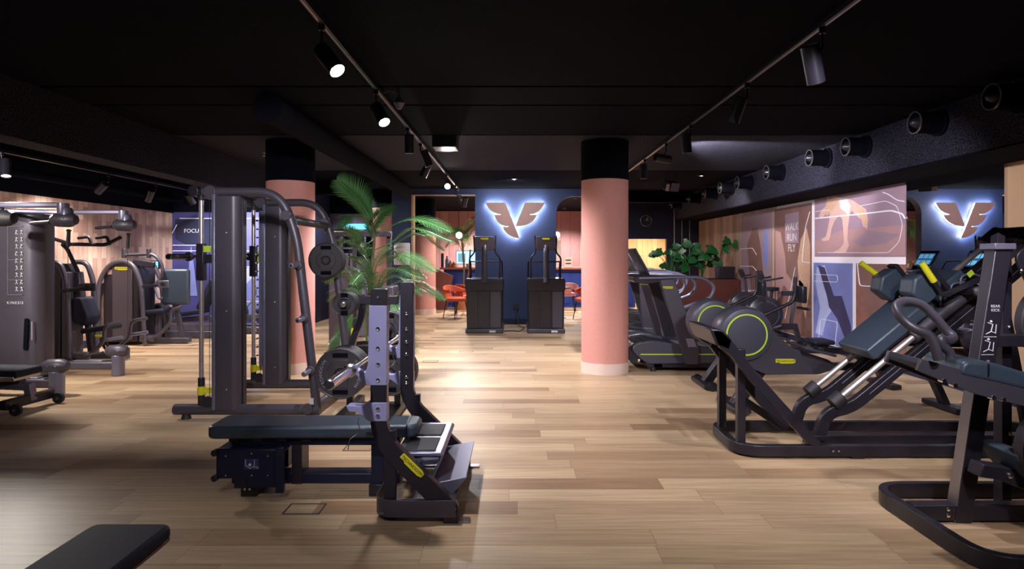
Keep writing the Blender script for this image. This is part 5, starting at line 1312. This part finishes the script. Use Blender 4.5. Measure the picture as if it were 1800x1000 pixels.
obj('housing', B().obox((2.76, 11.0, 2.74), (.2, .2, .16), (.3, 0, .5)), 'plastic', t, .01)
obj('face', B().obox((2.71, 10.91, 2.70), (.17, .01, .12), (.3, 0, .5)), 'copper', t, .004, label='copper coloured face')
obj('bracket', B().tube([(2.78, 11.02, 2.8), (2.85, 11.02, 2.92), (2.8, 11.02, 3.005)], .01, 8), 'plastic', t)
for x, y, lab in ((-5.6, 11.2, 'tiny ceiling sprinkler at the far end of the left bay'), (-4.9, 8.2, 'tiny ceiling sprinkler above the press machine'), (-3.6, 9.0, 'tiny ceiling sprinkler above the tall rack')):
    o = tag(obj('sprinkler', B().lathe([(0, 0), (.03, 0), (.03, -.01), (.01, -.02), (.01, -.05), (.025, -.055), (0, -.06)], (x, y, CZ+(.06 if x < -4.2 else 0)), (0, 0, 1), 12), 'ring_metal'), lab, 'sprinkler')
# poles in front of the rear right wall
for i, x in enumerate((4.22, 4.42, 4.62)):
    t = tag(obj('hanging_rod', B().cyl((x, 16.5, .0), (x, 16.5, CZ+.06), .012, seg=10), 'brushed'), 'thin metal rod standing before the dark rear wall, ' + ('leftmost of the three', 'middle of the three', 'rightmost of the three')[i], 'rod')

# ------------------------------------------------------------------ right wall pictures
PXW = WX-.0
def wall_y(u): return F*WX/(u-CU)
def poster(name, u0, u1, z0, z1, m, label, th=.02):
    y0, y1 = wall_y(u1), wall_y(u0)      # u larger = nearer
    t = thing(name, label, 'picture panel', (WX, (y0+y1)/2, (z0+z1)/2), 'printed panels on the right wall')
    bk = obj('panel', B().box(WX-th, WX+.02, y0, y1, z0, z1), m, t, .001)
    return t, y0, y1
backing = obj('trim_7', B().box(WX-.008, WX+.02, 7.97, 11.9, .1, 2.45), 'poster_white'); backing['kind'] = 'structure'
def wp(u, v):   # point on the printed face for a photograph pixel
    Y = wall_y(u); return (Y, H-(v-CV)*Y/F)
def flat(name, uv, m, t, k=.0225, **kw):
    pts = [wp(u, v) for u, v in uv]
    return obj(name, B().prism(pts, WX-k-.0006*0, WX-k+.004, 'yz'), m, t, smooth=False, **kw)
def line(uv, t, r=.006, m='line_white', k=.024, closed=False):
    pts = [(WX-k, *wp(u, v)) for u, v in uv]
    return obj('outline', B().tube(fil(pts, .06, 4, closed), r, 6, closed), m, t)
# top right: yoga pose picture
t, ya, yb = poster('yoga_picture', 1434, 1594, 1.5, 2.45, 'poster_mauve', 'mauve picture of a person in light leggings bending onto both hands')
FL = flat('stage_floor', [(1434, 425), (1480, 405), (1594, 395), (1594, 449.5), (1434, 444)], 'skin_shadow_print', t, .0215)
flat('chalk_mark', [(1500, 425), (1530, 405), (1585, 412), (1560, 428), (1520, 434)], 'poster_mauve', t, .022)
# person: one continuous silhouette: head bun left, back arched, hips up, arms to the floor
body = [(1459, 352), (1470, 346), (1482, 348), (1492, 349), (1503, 353), (1514, 361), (1525, 368), (1528, 385), (1527, 402), (1520, 398), (1517, 386), (1507, 378), (1500, 370), (1496, 377), (1493, 400), (1492, 420), (1495, 431), (1490, 443), (1478, 445), (1467, 443), (1478, 438), (1486, 428), (1485, 405), (1483, 385), (1478, 378), (1470, 388), (1464, 402), (1462, 414), (1460, 422), (1449, 424), (1446, 420), (1454, 416), (1457, 405), (1460, 388), (1461, 374), (1457, 370), (1452, 378), (1446, 385), (1442, 380), (1446, 370), (1455, 362)]
flat('person_print', body, 'skin_print', t, .023, label='printed person bending down on both hands')
flat('hair_print', [(1456, 345), (1470, 340), (1476, 352), (1470, 366), (1462, 372), (1456, 380), (1452, 372), (1455, 358)], 'hair_print', t, .0235)
flat('shirt_print', [(1478, 352), (1492, 351), (1498, 362), (1494, 378), (1488, 372), (1480, 366)], 'white_cloth', t, .0235)
flat('leg_shade', [(1507, 358), (1522, 368), (1526, 384), (1525, 400), (1518, 388), (1510, 374)], 'hair_print', t, .0235)
line([(1436, 384), (1500, 378), (1570, 370), (1590, 376), (1594, 384)], t, .011)
line([(1515, 362), (1560, 353), (1580, 362), (1590, 395), (1584, 425), (1565, 444), (1440, 444)], t, .004)
line([(1555, 338), (1566, 342), (1580, 352), (1593, 354)], t, .006)
line([(1436, 372), (1460, 369)], t, .004)
# lower blue picture
t, ya, yb = poster('climbing_picture', 1432, 1500, .12, 1.40, 'poster_blue', 'blue violet picture of pale legs and a thick rope, below the yoga picture')
flat('leg_print', [(1438, 470), (1452, 466), (1462, 500), (1468, 540), (1455, 560), (1448, 590), (1436, 585), (1444, 540), (1436, 500)], 'blue_light_print', t, .0225)
flat('rope_print', [(1440, 466), (1452, 470), (1468, 520), (1482, 520), (1498, 572), (1500, 604), (1490, 600), (1474, 560), (1460, 540), (1456, 520)], 'blue_dark_print', t, .0235)
line([(1434, 482), (1475, 484), (1475, 496), (1434, 494)], t, .004)
line([(1441, 600), (1445, 560), (1475, 566), (1470, 608)], t, .004)
# lower rust picture
t, ya, yb = poster('sandy_leg_picture', 1507, 1594, .12, 1.40, 'poster_rust', 'rust brown picture of a dark leg, partly behind the yellow handles')
flat('leg_print', [(1508, 466), (1560, 464), (1578, 510), (1570, 560), (1540, 600), (1530, 560), (1520, 520)], 'poster_brown', t, .0225)
line([(1510, 464), (1514, 502), (1560, 505)], t, .007)
# brown picture with lettering
t, ya, yb = poster('walk_run_fly_picture', 1363, 1428, .12, 2.4, 'poster_brown', 'tall brown picture with white lettering on three lines, left of the yoga picture')
flat('tan_block', [(1382, 377), (1406, 372), (1406, 427), (1382, 426)], 'poster_mauve', t, .0215)
mtx = Matrix.Translation((WX-.024, wall_y(1394), 1.84))@Euler((PI/2, 0, -PI/2)).to_matrix().to_4x4()
text('lettering', 'WALK\nRUN\nFLY', .19, mtx, 'print_white', t, .001)
flat('arm_print', [(1365, 405), (1374, 408), (1382, 450), (1384, 480), (1398, 500), (1408, 492), (1415, 500), (1410, 515), (1392, 518), (1380, 500), (1374, 520), (1366, 530), (1365, 480)], 'skin_shadow_print', t, .0225)
flat('dust_print', [(1410, 420), (1420, 400), (1426, 430), (1426, 500), (1418, 560), (1408, 520), (1404, 460)], 'hair_print', t, .0225)
line([(1426, 372), (1418, 400), (1412, 460), (1426, 462)], t, .005)
line([(1400, 470), (1382, 560)], t, .005)
# leftmost picture
t, ya, yb = poster('athletes_picture', 1304, 1358, .12, 2.4, 'poster_mauve', 'leftmost picture panel, purple brown with faint athletes and fine lines')
flat('athlete_print', [(1315, 430), (1325, 400), (1333, 400), (1340, 440), (1345, 500), (1340, 560), (1325, 540), (1320, 490)], 'poster_brown', t, .0225, label='faint standing athlete')
flat('pale_arm_print', [(1346, 405), (1352, 402), (1352, 430), (1350, 470), (1345, 470), (1343, 432)], 'poster_blue', t, .0225)
line([(1303, 438), (1325, 436), (1332, 448)], t, .006)
line([(1303, 468), (1325, 468), (1334, 478), (1334, 510), (1305, 512)], t, .006)
line([(1312, 500), (1345, 560)], t, .005)

# ------------------------------------------------------------------ mural with lettering on the far left wall
mu = thing('focus_mural', 'deep blue wall mural with FOCUS lettering, fine white lines and smoky light shapes', 'mural', (-5.8, 12.9, 1.2), None)
def mp(u, v): return ((u-CU)*12.89/F, H-(v-CV)*12.89/F)
def mflat(name, uv, m, k=.006, **kw):
    return obj(name, B().prism([mp(u, v) for u, v in uv], 12.9-k, 12.9-k+.004), m, mu, smooth=False, **kw)
mflat('pale_field', [(418, 373), (512, 373), (512, 560), (418, 560)], 'poster_violet', .006)
mflat('dark_field', [(308, 385), (418, 385), (418, 430), (330, 432), (308, 420)], 'navy_dark', .006)
mflat('smoke_shape', [(430, 475), (450, 455), (480, 470), (505, 520), (500, 560), (430, 560)], 'blue_light_print', .010)
mflat('blue_shape', [(432, 500), (450, 480), (470, 500), (475, 556), (425, 556)], 'poster_blue', .014)
mflat('light_streak', [(333, 450), (336, 430), (341, 470), (347, 520), (330, 520)], 'poster_blue', .010)
for l_ in ([(316, 384), (372, 384)], [(372, 384), (512, 384)], [(303, 410), (311, 395)], [(304, 431), (345, 431)], [(304, 441), (350, 441)], [(420, 441), (462, 441)], [(420, 469), (500, 469)], [(420, 530), (500, 530)], [(425, 555), (505, 555)]):
    pts = [(mp(u, v)[0], 12.885, mp(u, v)[1]) for u, v in l_]
    obj('white_line', B().tube(pts, .008, 6), 'line_white', mu)
text('focus_lettering', 'FOCUS', .115, TM((mp(339, 406)[0], 12.885, mp(339, 406)[1]))@Matrix.Rotation(0, 4, 'Z'), 'print_white', mu, .001)

# ------------------------------------------------------------------ shelving beyond the palm, door
t = thing('shelving_unit', 'tall open shelf unit with teal light beyond the palm', 'shelf', (-3.8, 14.9, 0))
for x in (-4.1, -3.82, -3.55, -3.3): obj('upright_board', B().box(x-.02, x+.02, 14.9, 15.25, 0, 2.15), 'plastic', t)
for z in (.02, .45, .9, 1.3, 1.7, 2.13): obj('shelf_board', B().box(-4.1, -3.3, 14.9, 15.25, z-.02, z+.02), 'wood_top' if z in (.9, 1.3) else 'plastic', t)
obj('back_panel', B().box(-4.1, -3.3, 15.25, 15.28, 0, 2.15), 'navy_wall', t)
obj('light_band', B().box(-4.1, -3.3, 14.91, 15.0, 2.15, 2.28), 'teal', t, label='teal lit top band')
obj('side_light', B().box(-3.27, -3.2, 14.91, 15.0, .3, 1.95), 'teal', t, label='teal lit side strip')
for i, (x, z, wd, h, m_, lab) in enumerate(((-3.98, .92, .06, .26, 'tan_panel', 'tan upright box on the shelf behind the palm, left'), (-3.88, .92, .05, .30, 'copper', 'copper upright box on the shelf behind the palm'), (-3.72, .92, .07, .28, 'tan_panel', 'tan upright box on the middle shelf behind the palm'), (-3.62, .92, .05, .30, 'wood_top', 'brown upright box at the right on the shelf'), (-3.7, 1.72, .12, .1, 'print_white', 'white small box high on the shelf unit'), (-3.95, 1.32, .12, .09, 'print_white', 'white small box on the upper left shelf'))):
    tag(obj('storage_box', B().box(x, x+wd, 15.0, 15.2, z-.0, z+h), m_, bevel=.004), lab, 'box')
t = thing('wooden_door', 'narrow light wooden door beside the left pink column', 'door', (-4.38, 15.3, 0))
obj('door_leaf', B().box(-4.6+.05, -4.16, 15.26, 15.3, 0, 2.05), 'oak_boards', t)
obj('door_frame', B().box(-4.57, -4.545, 15.24, 15.3, 0, 2.1).box(-4.165, -4.14, 15.24, 15.3, 0, 2.1).box(-4.57, -4.14, 15.24, 15.3, 2.05, 2.1), 'tan_panel', t)
obj('door_handle', B().cyl((-4.22, 15.22, 1.0), (-4.32, 15.22, 1.0), .012), 'brushed', t)
o = tag(obj('wall_lamp', B().lathe([(0, 0), (.17, 0), (.175, .02), (.175, .46), (.16, .48), (0, .48)], (-2.46, 13.72, 1.32), (0, 0, 1), 32), 'paper'), 'white drum-shaped dispenser mounted on the navy pier behind the palm', 'dispenser')

# ------------------------------------------------------------------ reception lounge behind the partition
t = thing('reception_desk', 'long blue reception desk with a red-brown wooden top behind the navy wall', 'desk', (0, 18.6, 0))
obj('desk_body', B().box(-2.1, 3.6, 18.6, 19.2, .0, 1.12), 'reception_blue', t, .01)
obj('counter_top', B().box(-2.2, 3.7, 18.45, 19.3, 1.12, 1.18), 'wood_top', t, .008)
for k in range(9): obj('front_panel', B().box(-2.0+k*.62, -1.46+k*.62, 18.58, 18.6, .1, 1.02), 'reception_blue', t, .006)
def monitor(x, lab):
    t = thing('computer_monitor', lab, 'monitor', (x, 18.9, 1.18))
    fr_ = obj('display_frame', B().box(x-.34, x+.34, 18.88, 18.92, 1.27, 1.68), 'plastic', t, .006)
    obj('screen', B().box(x-.32, x+.32, 18.874, 18.88, 1.29, 1.66), 'monitor_glow', fr_, label='bright blue screen')
    obj('window_pane', B().box(x-.28, x-.05, 18.868, 18.874, 1.33, 1.60), 'screen_tile', fr_)
    obj('stand', B().box(x-.12, x+.12, 18.85, 18.99, 1.18, 1.195).box(x-.03, x+.03, 18.9, 18.94, 1.19, 1.3), 'brushed', t)
monitor(-1.42, 'bright computer monitor on the reception desk left of the navy wall')
items = [(-2.0, .05, .34, 'glass_blue', 'bottle', 'blue bottle at the left end of the reception desk'), (-1.9, .05, .2, 'amber', 'bottle', 'amber bottle beside the blue one on the reception desk'), (-1.8, .06, .16, 'amber', 'candle', 'orange glass jar on the reception desk'), (-1.75, .05, .12, 'paper', 'cup', 'white cup left of the monitor on the reception desk'), (-1.05, .05, .3, 'glass_blue', 'bottle', 'blue-grey bottle before the bright monitor')]
for x, r, h, m_, c_, lab in items:
    tag(obj(c_, B().lathe([(0, 0), (r, 0), (r, h*.6), (r*.5, h*.8), (r*.45, h), (0, h)], (x, 18.6, 1.18), (0, 0, 1), 16), m_), lab, c_)
t = thing('brochure_stand', 'white card holder on the reception desk right of the navy wall', 'card holder', (1.62, 18.7, 1.18))
obj('holder', B().box(1.50, 1.72, 18.65, 18.75, 1.18, 1.47), 'paper', t, .004)
for z in (1.28, 1.38): obj('card', B().box(1.53, 1.69, 18.64, 18.65, z, z+.03), 'plastic', t)
tag(obj('display_panel', B().box(1.18, 1.40, 18.8, 18.84, 1.18, 2.0), 'poster_white', bevel=.004), 'tall pale glass panel standing on the desk beside the warm lamp', 'panel')
tag(obj('black_frame', B().box(-2.18, -2.1, 18.6, 18.64, 1.18, 1.6), 'plastic'), 'small black frame at the far left of the reception desk', 'frame')
def globe(x, y, z, lab, e=25):
    t = thing('globe_lamp', lab, 'lamp', (x, y, CZ+.05), 'warm globe lamps')
    obj('globe', B().sphere((x, y, z), .085, 20), 'lamp_warm', t, label='glowing warm globe')
    obj('cord', B().cyl((x, y, z+.08), (x, y, CZ+.06), .006, seg=8), 'plastic', t)
    l = bpy.data.lights.new('globe_glow', 'POINT'); l.energy = e; l.color = WARM; l.shadow_soft_size = .09
    lo = bpy.data.objects.new('globe_glow', l); COL.objects.link(lo); lo.location = (x, y-.12, z-.02)
globe(-1.50, 17.0, 2.08, 'glowing warm globe lamp left of the navy wall')
globe(1.22, 17.9, 2.12, 'glowing warm globe lamp right of the navy wall, above the stair climber')
def make_chair(label, m_, group):
    t = thing('lounge_chair', label, 'chair', (0, 0, 0), group)
    obj('seat', B().lathe([(0, .42), (.22, .42), (.26, .45), (.26, .49), (.2, .52), (0, .52)], (0, 0, 0), (0, 0, 1), 28), m_, t)
    b = B(); n = 17; inner = []; 
    prof = []
    for i in range(n):
        a = -PI*.12+PI*1.24*i/(n-1); r = .27+.03; h = .80-.10*abs(math.cos(a))**3
        prof.append((a, h))
    for k, rr in enumerate((.25, .31)):
        pass
    V0 = []
    for a, h in prof:
        c, s_ = math.cos(a), math.sin(a)
        V0.append([b.m.verts.new((c*.25, s_*.25, .50+.14)), b.m.verts.new((c*.28, s_*.28, h)), b.m.verts.new((c*.32, s_*.32, h)), b.m.verts.new((c*.30, s_*.30, .50+.12))])
    for i in range(n-1):
        for j in range(4): b.m.faces.new((V0[i][j], V0[i+1][j], V0[i+1][(j+1) % 4], V0[i][(j+1) % 4]))
    b.m.faces.new(V0[0]); b.m.faces.new(V0[-1][::-1])
    obj('backrest', b, m_, t, .01)
    for s_ in (-1, 1): obj('back_support', B().bar([(s_*.22, .12, .48), (s_*.27, .14, .68)], .05, .06), m_, t, .008)
    obj('rear_support', B().bar([(0, .25, .48), (0, .29, .68)], .2, .04), m_, t, .008)
    for sx in (-1, 1):
        for sy in (-1, 1): obj('leg', B().cyl((sx*.16, sy*.16, .43), (sx*.22, sy*.22, 0), .014, .010, 10), 'black_metal', t)
    return t
GC = 'velvet chairs in the lounge'
ch = make_chair('orange velvet chair with open back left of the left stair climber', 'orange_velvet', GC)
ch.location = (-1.42, 15.2, 0); ch.rotation_euler = (0, 0, .8)
for x, y, r_, lab in ((1.72, 15.1, -.6, 'orange velvet chair between the right stair climber and the pink column'), (-1.2, 16.0, 2.4, 'orange velvet chair mostly hidden by the left stair climber')):
    dup(ch, (x, y, 0), r_, lab)
ch2 = make_chair('pink velvet chair at the desk left of the navy wall', 'pink_velvet', GC)
ch2.location = (-.95, 16.9, 0); ch2.rotation_euler = (0, 0, PI)
dup(ch2, (1.45, 17.2, 0), PI, 'pink velvet chair at the desk right of the navy wall')
def make_table(x, y, lab):
    t = thing('bistro_table', lab, 'table', (x, y, 0), 'small round tables in the lounge')
    obj('table_top', B().cyl((x, y, .73), (x, y, .755), .34, seg=40), 'plastic', t, .004)
    obj('pedestal', B().cyl((x, y, .02), (x, y, .735), .03), 'black_metal', t)
    obj('base', B().lathe([(0, 0), (.22, 0), (.2, .02), (0, .03)], (x, y, 0)), 'black_metal', t)
make_table(-.62, 15.4, 'small round black table beside the orange chair left of the navy wall')
make_table(1.05, 15.3, 'small round black table behind the right stair climber')
o = tag(obj('folding_screen', B().prism([(-2.35, 0), (-1.9, 0), (-1.72, .95), (-2.3, 1.2)], 17.6, 17.65), 'planter_wood'), 'dark slatted wooden screen at the foot of the pink column in the lounge', 'screen')
# floor boxes: flush lids in the planks
for i, (x, y, lab) in enumerate(((-1.245, 3.72, 'thin outlined floor hatch in front of the bench press station'), (-1.22, 4.91, 'thin outlined floor hatch seen under the bench'), (.0, 11.4, 'tiny outlined floor hatch before the stair climbers'), (-1.2, 8.97, 'pale outlined floor hatch right of the palm'), (-.76, 9.9, 'pale outlined floor hatch left of the climbers'))):
    s_ = .075
    o = obj('floor_hatch', B().sweep([(x-s_*1.4, y-s_, .0015), (x+s_*1.4, y-s_, .0015), (x+s_*1.4, y+s_, .0015), (x-s_*1.4, y+s_, .0015)], [(-.004, -.0015), (.004, -.0015), (.004, .0015), (-.004, .0015)], True, (0, 0, 1)), 'plastic_grey')
    tag(o, lab, 'floor hatch')
